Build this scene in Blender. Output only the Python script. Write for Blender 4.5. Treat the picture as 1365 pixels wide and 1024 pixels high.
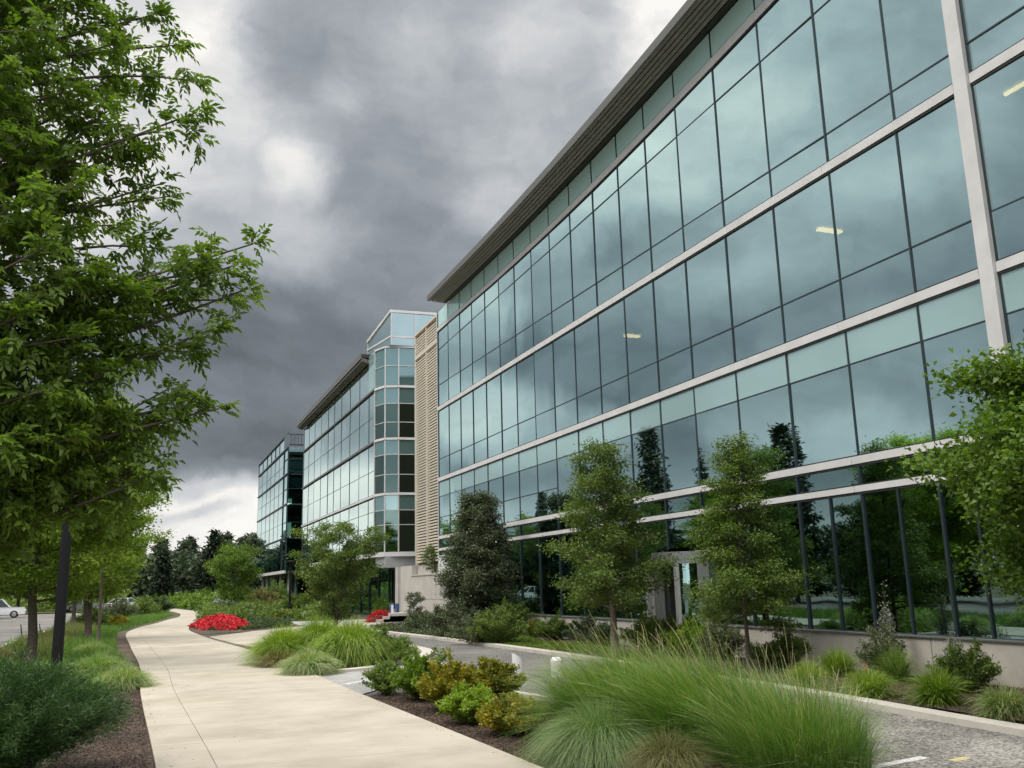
import bpy, math
import numpy as np
from mathutils import Vector, Matrix

for o in list(bpy.data.objects):
    bpy.data.objects.remove(o)
SC = bpy.context.scene
COL = SC.collection
D2R = math.pi / 180

# ------------------------------------------------------------------ camera
EYE = 1.9
F = 1229.0
_p, _y, _r = 12.19 * D2R, 21.69 * D2R, -1.47 * D2R
_fw = np.array([math.sin(_y) * math.cos(_p), math.cos(_y) * math.cos(_p), math.sin(_p)])
_rt = np.array([math.cos(_y), -math.sin(_y), 0.0])
_up = np.cross(_rt, _fw)
RT = math.cos(_r) * _rt + math.sin(_r) * _up
UP = -math.sin(_r) * _rt + math.cos(_r) * _up
cam_d = bpy.data.cameras.new('camera')
cam_d.sensor_width = 36.0
cam_d.lens = F / 1365 * 36
cam_d.clip_start = 0.05
cam_d.clip_end = 3000
cam = bpy.data.objects.new('camera', cam_d)
COL.objects.link(cam)
cam.matrix_world = Matrix(((RT[0], UP[0], -_fw[0], 0), (RT[1], UP[1], -_fw[1], 0), (RT[2], UP[2], -_fw[2], EYE), (0, 0, 0, 1)))
SC.camera = cam

# ------------------------------------------------------------------ world: sky texture behind a broken storm-cloud deck
SUN_EL, SUN_AZ = 52 * D2R, -75 * D2R      # azimuth clockwise from +Y
w = bpy.data.worlds.new('World')
SC.world = w
w.use_nodes = True
nt = w.node_tree
nt.nodes.clear()


def N(t, nt_=None, **kw):
    n = (nt_ or nt).nodes.new(t)
    for k, v in kw.items():
        if k.startswith('i_'):
            n.inputs[k[2:]].default_value = v
        elif k.startswith('n_'):
            n.inputs[int(k[2:])].default_value = v
        else:
            setattr(n, k, v)
    return n


def sky_world():
    L = nt.links.new
    out = N('ShaderNodeOutputWorld')
    bg = N('ShaderNodeBackground', i_Strength=0.1)
    sky = N('ShaderNodeTexSky', sky_type='NISHITA', sun_disc=False, sun_elevation=SUN_EL, sun_rotation=SUN_AZ)
    tc = N('ShaderNodeTexCoord')
    # ragged edges: warp the direction with noise
    def warp(src, scale, amt, det):
        n = N('ShaderNodeTexNoise', i_Scale=scale, i_Detail=det, i_Roughness=0.55)
        L(src, n.inputs['Vector'])
        s = N('ShaderNodeVectorMath', operation='SUBTRACT'); s.inputs[1].default_value = (.5, .5, .5)
        L(n.outputs['Color'], s.inputs[0])
        m = N('ShaderNodeVectorMath', operation='MULTIPLY'); m.inputs[1].default_value = (amt, amt, amt * .6)
        L(s.outputs[0], m.inputs[0])
        a = N('ShaderNodeVectorMath', operation='ADD')
        L(src, a.inputs[0]); L(m.outputs[0], a.inputs[1])
        return a.outputs[0]
    d0 = tc.outputs['Generated']
    W = warp(warp(warp(d0, 4.0, 0.15, 6), 12.0, 0.06, 6), 34.0, 0.016, 5)
    Wb = warp(d0, 6.0, 0.10, 4)
    sep = N('ShaderNodeSeparateXYZ'); L(Wb, sep.inputs[0])
    # vertical run of brightness over the whole deck
    ramp = N('ShaderNodeValToRGB')
    L(sep.outputs['Z'], ramp.inputs[0])
    e = ramp.color_ramp.elements
    pts = [(0.0, .62), (.06, .55), (.10, .26), (.16, .17), (.28, .22), (.42, .34), (.60, .60), (.85, 1.0)]
    e[0].position, e[0].color = pts[0][0], (pts[0][1],) * 3 + (1,)
    e[1].position, e[1].color = pts[-1][0], (pts[-1][1],) * 3 + (1,)
    for p_, v in pts[1:-1]:
        q = e.new(p_); q.color = (v, v, v, 1)
    cur = ramp.outputs[0]
    # (azimuth, elevation, radius across, radius up, brightness, strength, edge softness)
    blobs = [
        (2, 31, 7, 8, .70, .95, .55), (1, 23, 8, 7, .50, .85, .5), (8.6, 24.8, 2.6, 3.6, .80, .85, .4), (2.5, 32.5, 2.5, 2.2, .92, .8, .3), (-6, 25, 8, 12, .80, .8, .3),
        (13, 33, 8.0, 7.5, .31, 1, .72), (20, 31, 9.0, 7.5, .42, .95, .5), (14, 25, 5.2, 4.6, .30, .95, .5), (28, 26, 7, 5, .44, .8, .4),
        (33, 33, 3.4, 4.5, .95, 1, .3), (21, 23, 2.6, 2.4, .54, .8, .35), (5, 20, 7, 3.2, .48, .85, .5), (24, 33.5, 4, 2.6, .60, .8, .4), (17, 32.5, 2.2, 2.2, .46, .7, .4), (11, 29.5, 1.8, 1.6, .50, .6, .4),
        (9, 15, 10, 4.0, .165, .93, .45), (12, 17.2, 2.6, 1.0, .26, .7, .4), (6, 16.6, 2.4, .8, .22, .6, .3), (15, 19, 5, 2.6, .26, .8, .4), (2, 13, 6, 2.6, .16, .8, .4), (5, 12.2, 3.5, .9, .24, .7, .4), (4, 10.7, 6, 1.6, .20, .7, .4),
        (4, 8.3, 9, 1.8, .165, .9, .6), (3.5, 6.9, 2.4, .6, .26, .7, .4), (-14, 12, 9, 6, .34, .8, .3),
        (3, 3.0, 13, 3.1, .90, .97, .6), (-12, 5.5, 6, 3.2, 1.0, .9, .4), (-7, 8.5, 5, 2.2, .6, .8, .3), (2.5, 4.2, 3, .5, .60, .65, .3), (6, 3.3, 2.5, .35, .7, .6, .3), (1, 5.6, 4, .6, .55, .7, .3),
        # the deck the office glass mirrors
        (-20, 10.5, 5.5, 2.8, .72, .9, .25), (-25, 8.5, 6, 2.2, .42, .8, .3), (-27, 13, 5, 2, .26, .8, .3), (-30, 17, 7, 3, .38, .7, .3),
        (-44, 12, 12, 4, .33, .9, .3), (-41, 8, 8, 2.2, .5, .8, .3), (-38, 19, 9, 3, .44, .8, .3), (-35, 26, 9, 5, .74, .9, .3), (-46, 24, 8, 5, .5, .9, .3), (-30, 30, 7, 5, .78, .8, .3), (-18, 18, 5, 4, .62, .8, .3), (-24, 24, 6, 4, .82, .8, .3),
    ]
    for i, (az, el, ra, re, v, st, soft) in enumerate(blobs):
        az, el = az * D2R, el * D2R
        c = (math.sin(az) * math.cos(el), math.cos(az) * math.cos(el), math.sin(el))
        s = N('ShaderNodeVectorMath', operation='SUBTRACT'); s.inputs[1].default_value = c
        L(W, s.inputs[0])
        m = N('ShaderNodeVectorMath', operation='MULTIPLY')
        kx, kz = 1 / (ra * D2R), 1 / (re * D2R)
        m.inputs[1].default_value = (kx, kx, kz)
        L(s.outputs[0], m.inputs[0])
        ln = N('ShaderNodeVectorMath', operation='LENGTH'); L(m.outputs[0], ln.inputs[0])
        mr = N('ShaderNodeMapRange', interpolation_type='SMOOTHSTEP')
        mr.inputs['From Min'].default_value = 1.25; mr.inputs['From Max'].default_value = soft
        mr.inputs['To Min'].default_value = 0; mr.inputs['To Max'].default_value = st
        L(ln.outputs['Value'], mr.inputs['Value'])
        mx = N('ShaderNodeMix', data_type='FLOAT')
        L(mr.outputs[0], mx.inputs[0]); L(cur, mx.inputs[2]); mx.inputs[3].default_value = v
        cur = mx.outputs[0]
    # billow detail
    st_ = N('ShaderNodeVectorMath', operation='MULTIPLY'); st_.inputs[1].default_value = (1, 1, 1.9)
    L(W, st_.inputs[0])
    n = N('ShaderNodeTexNoise', i_Scale=7.5, i_Detail=9, i_Roughness=0.56)
    L(st_.outputs[0], n.inputs['Vector'])
    mr = N('ShaderNodeMapRange'); mr.inputs['From Min'].default_value = .3; mr.inputs['From Max'].default_value = .7
    mr.inputs['To Min'].default_value = .84; mr.inputs['To Max'].default_value = 1.42
    L(n.outputs['Fac'], mr.inputs['Value'])
    mu = N('ShaderNodeMath', operation='MULTIPLY'); L(cur, mu.inputs[0]); L(mr.outputs[0], mu.inputs[1])
    # cloud colour: cold grey-blue when thick, neutral then creamy when thin
    cr = N('ShaderNodeValToRGB'); L(mu.outputs[0], cr.inputs[0])
    e = cr.color_ramp.elements
    e[0].position, e[0].color = 0, (0, 0, 0, 1)
    e[1].position, e[1].color = 1, (1.0, .975, .93, 1)
    for p_, c in [(.10, (.086, .104, .114)), (.2, (.183, .205, .226)), (.3, (.280, .306, .336)), (.55, (.53, .555, .585))]:
        q = e.new(p_); q.color = c + (1,)
    sc_ = N('ShaderNodeVectorMath', operation='SCALE'); sc_.inputs['Scale'].default_value = 10.0
    L(cr.outputs[0], sc_.inputs[0])
    mix = N('ShaderNodeMix', data_type='RGBA'); mix.inputs[0].default_value = .97
    L(sky.outputs[0], mix.inputs[6]); L(sc_.outputs[0], mix.inputs[7])
    # thin, bright deck overhead and behind
    sp = N('ShaderNodeSeparateXYZ'); L(d0, sp.inputs[0])
    hi = N('ShaderNodeMapRange', interpolation_type='SMOOTHSTEP'); hi.inputs['From Min'].default_value = .60; hi.inputs['From Max'].default_value = .9
    hi.inputs['To Min'].default_value = 1; hi.inputs['To Max'].default_value = ZEN
    L(sp.outputs['Z'], hi.inputs['Value'])
    bk = N('ShaderNodeMapRange', interpolation_type='SMOOTHSTEP'); bk.inputs['From Min'].default_value = .3; bk.inputs['From Max'].default_value = -.5
    bk.inputs['To Min'].default_value = 1; bk.inputs['To Max'].default_value = BACK
    L(sp.outputs['Y'], bk.inputs['Value'])
    m1 = N('ShaderNodeMath', operation='MULTIPLY'); L(hi.outputs[0], m1.inputs[0]); L(bk.outputs[0], m1.inputs[1])
    s2 = N('ShaderNodeVectorMath', operation='SCALE'); L(mix.outputs[2], s2.inputs[0]); L(m1.outputs[0], s2.inputs['Scale'])
    L(s2.outputs[0], bg.inputs['Color']); L(bg.outputs[0], out.inputs[0])


ZEN, BACK = 2.2, 2.6
sky_world()

sun_d = bpy.data.lights.new('sun', 'SUN')
sun_d.energy = 1.5
sun_d.angle = 14 * D2R
sun_d.color = (1.0, .955, .89)
sun = bpy.data.objects.new('sun', sun_d)
COL.objects.link(sun)
_sd = Vector((math.sin(SUN_AZ) * math.cos(SUN_EL), math.cos(SUN_AZ) * math.cos(SUN_EL), math.sin(SUN_EL)))
sun.rotation_euler = _sd.to_track_quat('Z', 'Y').to_euler()

SC.view_settings.view_transform = 'Standard'
SC.view_settings.look = 'None'
SC.view_settings.exposure = 0.0
SC.view_settings.gamma = 1.0
SC.render.engine = 'CYCLES'
SC.cycles.max_bounces = 8
SC.cycles.transparent_max_bounces = 12
SC.cycles.diffuse_bounces = 5
SC.cycles.glossy_bounces = 4
SC.cycles.caustics_reflective = False
SC.cycles.caustics_refractive = False
SC.cycles.sample_clamp_indirect = 4
SC.cycles.use_denoising = True


# ------------------------------------------------------------------ materials
def newmat(name):
    m = bpy.data.materials.new(name)
    m.use_nodes = True
    m.node_tree.nodes.clear()
    return m, m.node_tree, m.node_tree.links.new


def mat(name, col, rough=.6, metal=0., var=.12, scale=6., bump=0., bscale=40., detail=5, emit=None, spec=.5, c2=None):
    m, t, L = newmat(name)
    out = N('ShaderNodeOutputMaterial', t)
    b = N('ShaderNodeBsdfPrincipled', t, i_Roughness=rough, i_Metallic=metal)
    b.inputs['Specular IOR Level'].default_value = spec
    L(b.outputs[0], out.inputs[0])
    tc = N('ShaderNodeTexCoord', t)
    n = N('ShaderNodeTexNoise', t, i_Scale=scale, i_Detail=detail, i_Roughness=.6)
    L(tc.outputs['Object'], n.inputs['Vector'])
    cr = N('ShaderNodeValToRGB', t)
    e = cr.color_ramp.elements
    c2 = c2 or tuple(c * (1 + var) for c in col)
    c1 = tuple(c * (1 - var) for c in col)
    e[0].position, e[0].color = .32, c1 + (1,)
    e[1].position, e[1].color = .68, c2 + (1,)
    L(n.outputs['Fac'], cr.inputs[0]); L(cr.outputs[0], b.inputs['Base Color'])
    if bump:
        n2 = N('ShaderNodeTexNoise', t, i_Scale=bscale, i_Detail=4)
        L(tc.outputs['Object'], n2.inputs['Vector'])
        bp = N('ShaderNodeBump', t, i_Strength=bump, i_Distance=.02)
        L(n2.outputs['Fac'], bp.inputs['Height']); L(bp.outputs[0], b.inputs['Normal'])
    if emit:
        b.inputs['Emission Color'].default_value = emit[0] + (1,)
        b.inputs['Emission Strength'].default_value = emit[1]
    return m


def leafmat(name, dark, mid, light, rough=.55, trans=.3, tcol=None):
    m, t, L = newmat(name)
    out = N('ShaderNodeOutputMaterial', t)
    at = N('ShaderNodeAttribute', t, attribute_name='v')
    cr = N('ShaderNodeValToRGB', t)
    e = cr.color_ramp.elements
    e[0].position, e[0].color = 0, dark + (1,)
    e[1].position, e[1].color = 1, light + (1,)
    q = e.new(.5); q.color = mid + (1,)
    if 'grass_blade' in name:
        e[2].color = (.40, .36, .22, 1)
        q = e.new(.86); q.color = light + (1,)
    L(at.outputs['Fac'], cr.inputs[0])
    b = N('ShaderNodeBsdfPrincipled', t, i_Roughness=rough)
    b.inputs['Specular IOR Level'].default_value = .35
    L(cr.outputs[0], b.inputs['Base Color'])
    tr = N('ShaderNodeBsdfTranslucent', t)
    g = N('ShaderNodeMix', t, data_type='RGBA', blend_type='MULTIPLY'); g.inputs[0].default_value = 1
    L(cr.outputs[0], g.inputs[6]); g.inputs[7].default_value = (tcol or (1.5, 1.7, .6)) + (1,)
    L(g.outputs[2], tr.inputs[0])
    mx = N('ShaderNodeMixShader', t); mx.inputs[0].default_value = trans
    L(b.outputs[0], mx.inputs[1]); L(tr.outputs[0], mx.inputs[2]); L(mx.outputs[0], out.inputs[0])
    return m


def glassmat(name, tint, trans, base=.42, backing=None, wave=.085, fres=1.5):
    m, t, L = newmat(name)
    out = N('ShaderNodeOutputMaterial', t)
    tc = N('ShaderNodeTexCoord', t)
    n = N('ShaderNodeTexNoise', t, i_Scale=.55, i_Detail=1.0)
    L(tc.outputs['Object'], n.inputs['Vector'])
    bp = N('ShaderNodeBump', t, i_Strength=wave, i_Distance=.06)
    L(n.outputs['Fac'], bp.inputs['Height'])
    gl = N('ShaderNodeBsdfGlossy', t, i_Roughness=.012); gl.inputs['Color'].default_value = tint + (1,)
    L(bp.outputs[0], gl.inputs['Normal'])
    if backing:
        bk = N('ShaderNodeBsdfDiffuse', t); bk.inputs[0].default_value = backing + (1,)
    else:
        bk = N('ShaderNodeBsdfTransparent', t); bk.inputs[0].default_value = trans + (1,)
    fr = N('ShaderNodeFresnel', t, i_IOR=fres)
    mr = N('ShaderNodeMapRange', t); mr.inputs['To Min'].default_value = base; mr.inputs['To Max'].default_value = 1.0
    L(fr.outputs[0], mr.inputs['Value'])
    mx = N('ShaderNodeMixShader', t); L(mr.outputs[0], mx.inputs[0])
    L(bk.outputs[0], mx.inputs[1]); L(gl.outputs[0], mx.inputs[2]); L(mx.outputs[0], out.inputs[0])
    return m


M = {}
M['glass'] = glassmat('tinted_glass', (.75, 1.0, .985), (.24, .40, .37), .75)
M['glass_dark'] = glassmat('ground_floor_glass', (.46, .68, .665), (.12, .34, .29), .44)
M['glass_green'] = glassmat('green_glass', (.50, .72, .64), (.12, .30, .22), .30)
M['glass_pale'] = glassmat('pale_glass', (.84, 1.0, .975), (.3, .45, .43), .78)
M['spandrel'] = glassmat('fritted_glass', (.70, .90, .88), None, .50, (.42, .60, .58))
M['spandrel_skylit'] = glassmat('skylit_teal_glass', (.62, .80, .78), None, .10, (.52, .74, .72), fres=1.3)  # sky-lit teal painted into the backing of the row under the overhang
M['spandrel_dark'] = glassmat('dark_fritted_glass', (.58, .76, .75), None, .45, (.10, .19, .19))
M['mullion'] = mat('dark_mullion', (.035, .05, .058), .4, .3, .1)
M['mullion_pale'] = mat('pale_mullion', (.55, .56, .55), .45, .2, .05)
M['band'] = mat('pale_metal_band', (.62, .608, .597), .5, .0, .08, 1.5)
M['shadow'] = mat('black_shadow_strip', (.02, .022, .022), .7)  # near-black paint for the shadow gap along the metal bands
M['soffit'] = mat('bronze_louver', (.27, .27, .25), .5, .3, .12, 3)
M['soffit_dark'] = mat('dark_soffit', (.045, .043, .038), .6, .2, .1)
M['fascia'] = mat('roof_fascia', (.15, .15, .14), .5, .2, .05)
M['concrete'] = mat('wall_concrete', (.44, .405, .355), .8, 0, .14, 1.2, .25, 30)
M['conc_panel'] = mat('precast_panel', (.47, .44, .40), .8, 0, .10, 1.4, .15, 30)
M['grey'] = mat('grey_fascia', (.30, .31, .305), .6, 0, .06)
M['louver'] = mat('beige_louver', (.62, .56, .455), .6, 0, .06, 2)
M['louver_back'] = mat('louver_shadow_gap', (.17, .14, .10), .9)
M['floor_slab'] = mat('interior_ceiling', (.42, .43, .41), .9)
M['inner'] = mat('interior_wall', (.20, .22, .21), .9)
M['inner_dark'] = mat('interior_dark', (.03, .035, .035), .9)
M['lamp'] = mat('warm_lamp', (.9, .8, .6), .5, emit=((1, .50, .22), 9.0))
M['bark'] = mat('bark', (.085, .068, .052), .9, 0, .3, 18, .6, 40)
M['bark_pale'] = mat('pale_bark', (.20, .165, .13), .9, 0, .3, 18, .5, 40)
M['black'] = mat('black_paint', (.008, .008, .009), .6, spec=.25)
M['white'] = mat('white_paint', (.78, .78, .77), .45, 0, .03)
M['carwhite'] = mat('white_car_paint', (.78, .79, .8), .2, 0, .02)
M['carsilver'] = mat('silver_car_paint', (.45, .47, .5), .25, .5, .02)
M['carblue'] = mat('blue_car_paint', (.05, .10, .2), .2, .3, .02)
M['carglass'] = mat('car_glass', (.03, .04, .045), .08)
M['rubber'] = mat('rubber', (.02, .02, .02), .8)
M['rim'] = mat('alloy', (.45, .45, .46), .3, .8)
M['redlens'] = mat('red_lens', (.5, .02, .02), .2)
M['blue'] = mat('blue_board', (.08, .14, .38), .5)
M['red'] = mat('red_petals', (.62, .018, .028), .55, 0, .2, 20)

M['ground'] = mat('rough_grass_ground', (.060, .075, .028), .95, 0, .5, .35, .8, 8, c2=(.10, .095, .05))
M['kerb'] = mat('kerb_concrete', (.50, .47, .41), .85, 0, .10, 3, .2, 60)
M['paint'] = mat('road_paint', (.42, .41, .39), .8, 0, .3, 22, .3, 60, c2=(.74, .73, .70))
M['paint_y'] = mat('yellow_road_paint', (.40, .33, .17), .8, 0, .3, 22, .3, 60, c2=(.66, .56, .27))
M['sand'] = mat('sandy_gravel', (.50, .38, .24), .95, 0, .15, 5, .4, 60)


def concrete_path_mat():
    m, t, L = newmat('path_concrete')
    out = N('ShaderNodeOutputMaterial', t)
    b = N('ShaderNodeBsdfPrincipled', t, i_Roughness=.85)
    L(b.outputs[0], out.inputs[0])
    tc = N('ShaderNodeTexCoord', t)
    sx = N('ShaderNodeSeparateXYZ', t); L(tc.outputs['Object'], sx.inputs[0])
    # every slab poured a shade apart
    fl = N('ShaderNodeMath', t, operation='DIVIDE'); fl.inputs[1].default_value = 1.9; L(sx.outputs['Y'], fl.inputs[0])
    f2 = N('ShaderNodeMath', t, operation='FLOOR'); L(fl.outputs[0], f2.inputs[0])
    wn = N('ShaderNodeTexWhiteNoise', t, noise_dimensions='1D'); L(f2.outputs[0], wn.inputs['W'])
    n1 = N('ShaderNodeTexNoise', t, i_Scale=.9, i_Detail=6, i_Roughness=.6); L(tc.outputs['Object'], n1.inputs['Vector'])
    mp = N('ShaderNodeMapping', t); mp.inputs['Scale'].default_value = (.5, 3.2, 1)
    L(tc.outputs['Object'], mp.inputs[0])
    n3 = N('ShaderNodeTexNoise', t, i_Scale=1.0, i_Detail=4); L(mp.outputs[0], n3.inputs['Vector'])
    n2 = N('ShaderNodeTexNoise', t, i_Scale=90, i_Detail=3); L(tc.outputs['Object'], n2.inputs['Vector'])
    def ma(op, a, b_):
        x = N('ShaderNodeMath', t, operation=op)
        for i, q in enumerate((a, b_)):
            if isinstance(q, (int, float)): x.inputs[i].default_value = q
            else: L(q, x.inputs[i])
        return x.outputs[0]
    v = ma('ADD', ma('MULTIPLY', n1.outputs['Fac'], .45), ma('MULTIPLY', n2.outputs['Fac'], .16))
    v = ma('ADD', v, .10)
    v = ma('ADD', v, ma('MULTIPLY', wn.outputs['Value'], .10))
    cr = N('ShaderNodeValToRGB', t); L(v, cr.inputs[0])
    e = cr.color_ramp.elements
    e[0].position, e[0].color = .30, (.285, .248, .192, 1)
    e[1].position, e[1].color = .58, (.47, .43, .36, 1)
    vo = N('ShaderNodeTexVoronoi', t, i_Scale=1.3); L(tc.outputs['Object'], vo.inputs['Vector'])
    sp = ma('LESS_THAN', vo.outputs['Distance'], .022)
    n5 = N('ShaderNodeTexNoise', t, i_Scale=.42, i_Detail=8, i_Roughness=.68); L(tc.outputs['Object'], n5.inputs['Vector'])
    st = N('ShaderNodeMapRange', t, interpolation_type='SMOOTHSTEP'); st.inputs['From Min'].default_value = .50; st.inputs['From Max'].default_value = .66
    st.inputs['To Min'].default_value = 0; st.inputs['To Max'].default_value = .38; L(n5.outputs['Fac'], st.inputs['Value'])
    sm = N('ShaderNodeMix', t, data_type='RGBA'); L(st.outputs[0], sm.inputs[0]); L(cr.outputs[0], sm.inputs[6]); sm.inputs[7].default_value = (.27, .23, .175, 1)
    mx = N('ShaderNodeMix', t, data_type='RGBA'); L(sp, mx.inputs[0]); L(sm.outputs[2], mx.inputs[6]); mx.inputs[7].default_value = (.14, .12, .09, 1)
    L(mx.outputs[2], b.inputs['Base Color'])
    bp = N('ShaderNodeBump', t, i_Strength=.25, i_Distance=.01); L(n2.outputs['Fac'], bp.inputs['Height']); L(bp.outputs[0], b.inputs['Normal'])
    return m


def speckle_mat(name, c1, c2, c3, scale, big=.5):
    m, t, L = newmat(name)
    out = N('ShaderNodeOutputMaterial', t)
    b = N('ShaderNodeBsdfPrincipled', t, i_Roughness=.85)
    L(b.outputs[0], out.inputs[0])
    tc = N('ShaderNodeTexCoord', t)
    vo = N('ShaderNodeTexVoronoi', t, i_Scale=scale); L(tc.outputs['Object'], vo.inputs['Vector'])
    sp = N('ShaderNodeSeparateXYZ', t); L(vo.outputs['Color'], sp.inputs[0])
    n = N('ShaderNodeTexNoise', t, i_Scale=big, i_Detail=6); L(tc.outputs['Object'], n.inputs['Vector'])
    mr = N('ShaderNodeMapRange', t); mr.inputs['From Min'].default_value = .3; mr.inputs['From Max'].default_value = .7
    mr.inputs['To Min'].default_value = -.25; mr.inputs['To Max'].default_value = .25
    L(n.outputs['Fac'], mr.inputs[0])
    a = N('ShaderNodeMath', t, operation='ADD'); L(sp.outputs[0], a.inputs[0]); L(mr.outputs[0], a.inputs[1])
    cr = N('ShaderNodeValToRGB', t); L(a.outputs[0], cr.inputs[0])
    e = cr.color_ramp.elements
    e[0].position, e[0].color = .05, c1 + (1,)
    e[1].position, e[1].color = .95, c3 + (1,)
    q = e.new(.5); q.color = c2 + (1,)
    wn = N('ShaderNodeTexNoise', t, i_Scale=.8, i_Detail=9, i_Roughness=.7); L(tc.outputs['Object'], wn.inputs['Vector'])
    wr = N('ShaderNodeMapRange', t); wr.inputs['From Min'].default_value = .38; wr.inputs['From Max'].default_value = .62
    wr.inputs['To Min'].default_value = .72; wr.inputs['To Max'].default_value = 1.12; L(wn.outputs['Fac'], wr.inputs['Value'])
    ws = N('ShaderNodeVectorMath', t, operation='SCALE'); L(cr.outputs[0], ws.inputs[0]); L(wr.outputs[0], ws.inputs['Scale'])
    L(ws.outputs[0], b.inputs['Base Color'])
    bp = N('ShaderNodeBump', t, i_Strength=.6, i_Distance=.015); L(vo.outputs['Distance'], bp.inputs['Height']); L(bp.outputs[0], b.inputs['Normal'])
    return m


M['path'] = concrete_path_mat()
M['asphalt'] = speckle_mat('asphalt', (.085, .082, .078), (.155, .148, .138), (.27, .255, .235), 55, .35)
M['road'] = speckle_mat('exposed_stone_road', (.07, .065, .058), (.165, .155, .14), (.36, .34, .31), 38, .4)
M['pale_paving'] = speckle_mat('pale_paving', (.26, .26, .25), (.33, .33, .32), (.41, .40, .39), 60, .5)
M['mulch'] = speckle_mat('mulch', (.022, .013, .009), (.055, .034, .024), (.13, .085, .06), 30, .8)

LM = {
    'ash': leafmat('ash_leaf', (.036, .074, .014), (.125, .195, .034), (.25, .34, .07), .5, .45),
    'lime': leafmat('fresh_leaf', (0.061, 0.115, 0.014), (0.155, 0.243, 0.024), (0.284, 0.378, 0.054), .5, .36),
    'maple': leafmat('maple_leaf', (.036, .080, .014), (.098, .170, .024), (.20, .29, .05), .5, .34),
    'olive': leafmat('grey_green_leaf', (0.038, 0.057, 0.030), (0.101, 0.132, 0.070), (0.216, 0.236, 0.121), .5, .2, (1.2, 1.3, .7)),
    'green': leafmat('green_leaf', (.042, .080, .020), (.115, .172, .040), (.21, .27, .075), .5, .34),
    'shade': leafmat('deep_green_leaf', (0.014, 0.030, 0.011), (0.034, 0.061, 0.020), (0.074, 0.115, 0.041), .6, .15),
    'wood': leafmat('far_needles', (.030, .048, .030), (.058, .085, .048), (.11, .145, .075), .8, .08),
    'conifer': leafmat('needles', (.008, .018, .010), (.020, .037, .019), (.045, .070, .034), .7, .08),
    'grass': leafmat('grass_blade', (0.054, 0.115, 0.024), (0.121, 0.230, 0.041), (0.297, 0.405, 0.135), .45, .3),
    'silver': leafmat('silvery_grass_blade', (0.074, 0.128, 0.047), (0.176, 0.270, 0.101), (0.365, 0.446, 0.230), .45, .3),
    'tuft': leafmat('yellow_green_blade', (.07, .125, .018), (.17, .26, .03), (.33, .42, .09), .45, .34),
    'tawny': leafmat('tawny_grass_blade', (.08, .08, .03), (.16, .18, .06), (.32, .27, .12), .6, .25, (1.3, 1.2, .7)),
    'blue': leafmat('feathery_leaf', (.022, .060, .018), (.066, .14, .036), (.14, .235, .07), .55, .2, (1.1, 1.4, .8)),
    'yellow': leafmat('yellowing_leaf', (.07, .10, .015), (.21, .22, .018), (.44, .33, .03), .5, .3, (1.4, 1.3, .5)),
    'red': leafmat('red_leaf', (.30, .008, .015), (.55, .015, .03), (.75, .05, .06), .5, .15, (1.2, .6, .6)),
    'silverplant': leafmat('silver_leaf', (.14, .17, .14), (.28, .31, .25), (.48, .50, .42), .6, .15, (1, 1, 1)),
    'chip': leafmat('bark_chip', (.025, .015, .010), (.07, .043, .030), (.19, .13, .09), .9, .0),
}


# ------------------------------------------------------------------ helpers
def tag(o, label=None, cat=None, group=None, kind=None):
    if label: o['label'] = label
    if cat: o['category'] = cat
    if group: o['group'] = group
    if kind: o['kind'] = kind
    return o


def empty(name, loc, label, cat, group=None, rz=0.):
    o = bpy.data.objects.new(name, None)
    COL.objects.link(o)
    o.location = loc
    o.rotation_euler = (0, 0, rz)
    o.empty_display_size = .2
    return tag(o, label, cat, group)


def link(name, me, parent=None, loc=None):
    o = bpy.data.objects.new(name, me)
    COL.objects.link(o)
    if parent is not None: o.parent = parent
    if loc is not None: o.location = loc
    return o


def copy_thing(src, loc, rz=0., sc=1., label=None, group=None, cat=None):
    r = src.copy(); COL.objects.link(r)
    r.location = loc; r.rotation_euler = (0, 0, rz)
    r.scale = (sc, sc, sc) if not isinstance(sc, tuple) else sc
    if label: r['label'] = label
    if group: r['group'] = group
    if cat: r['category'] = cat
    for ch in list(src.children):
        c = ch.copy(); COL.objects.link(c); c.parent = r
        for g in ch.children:
            d = g.copy(); COL.objects.link(d); d.parent = c
    return r


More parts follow.
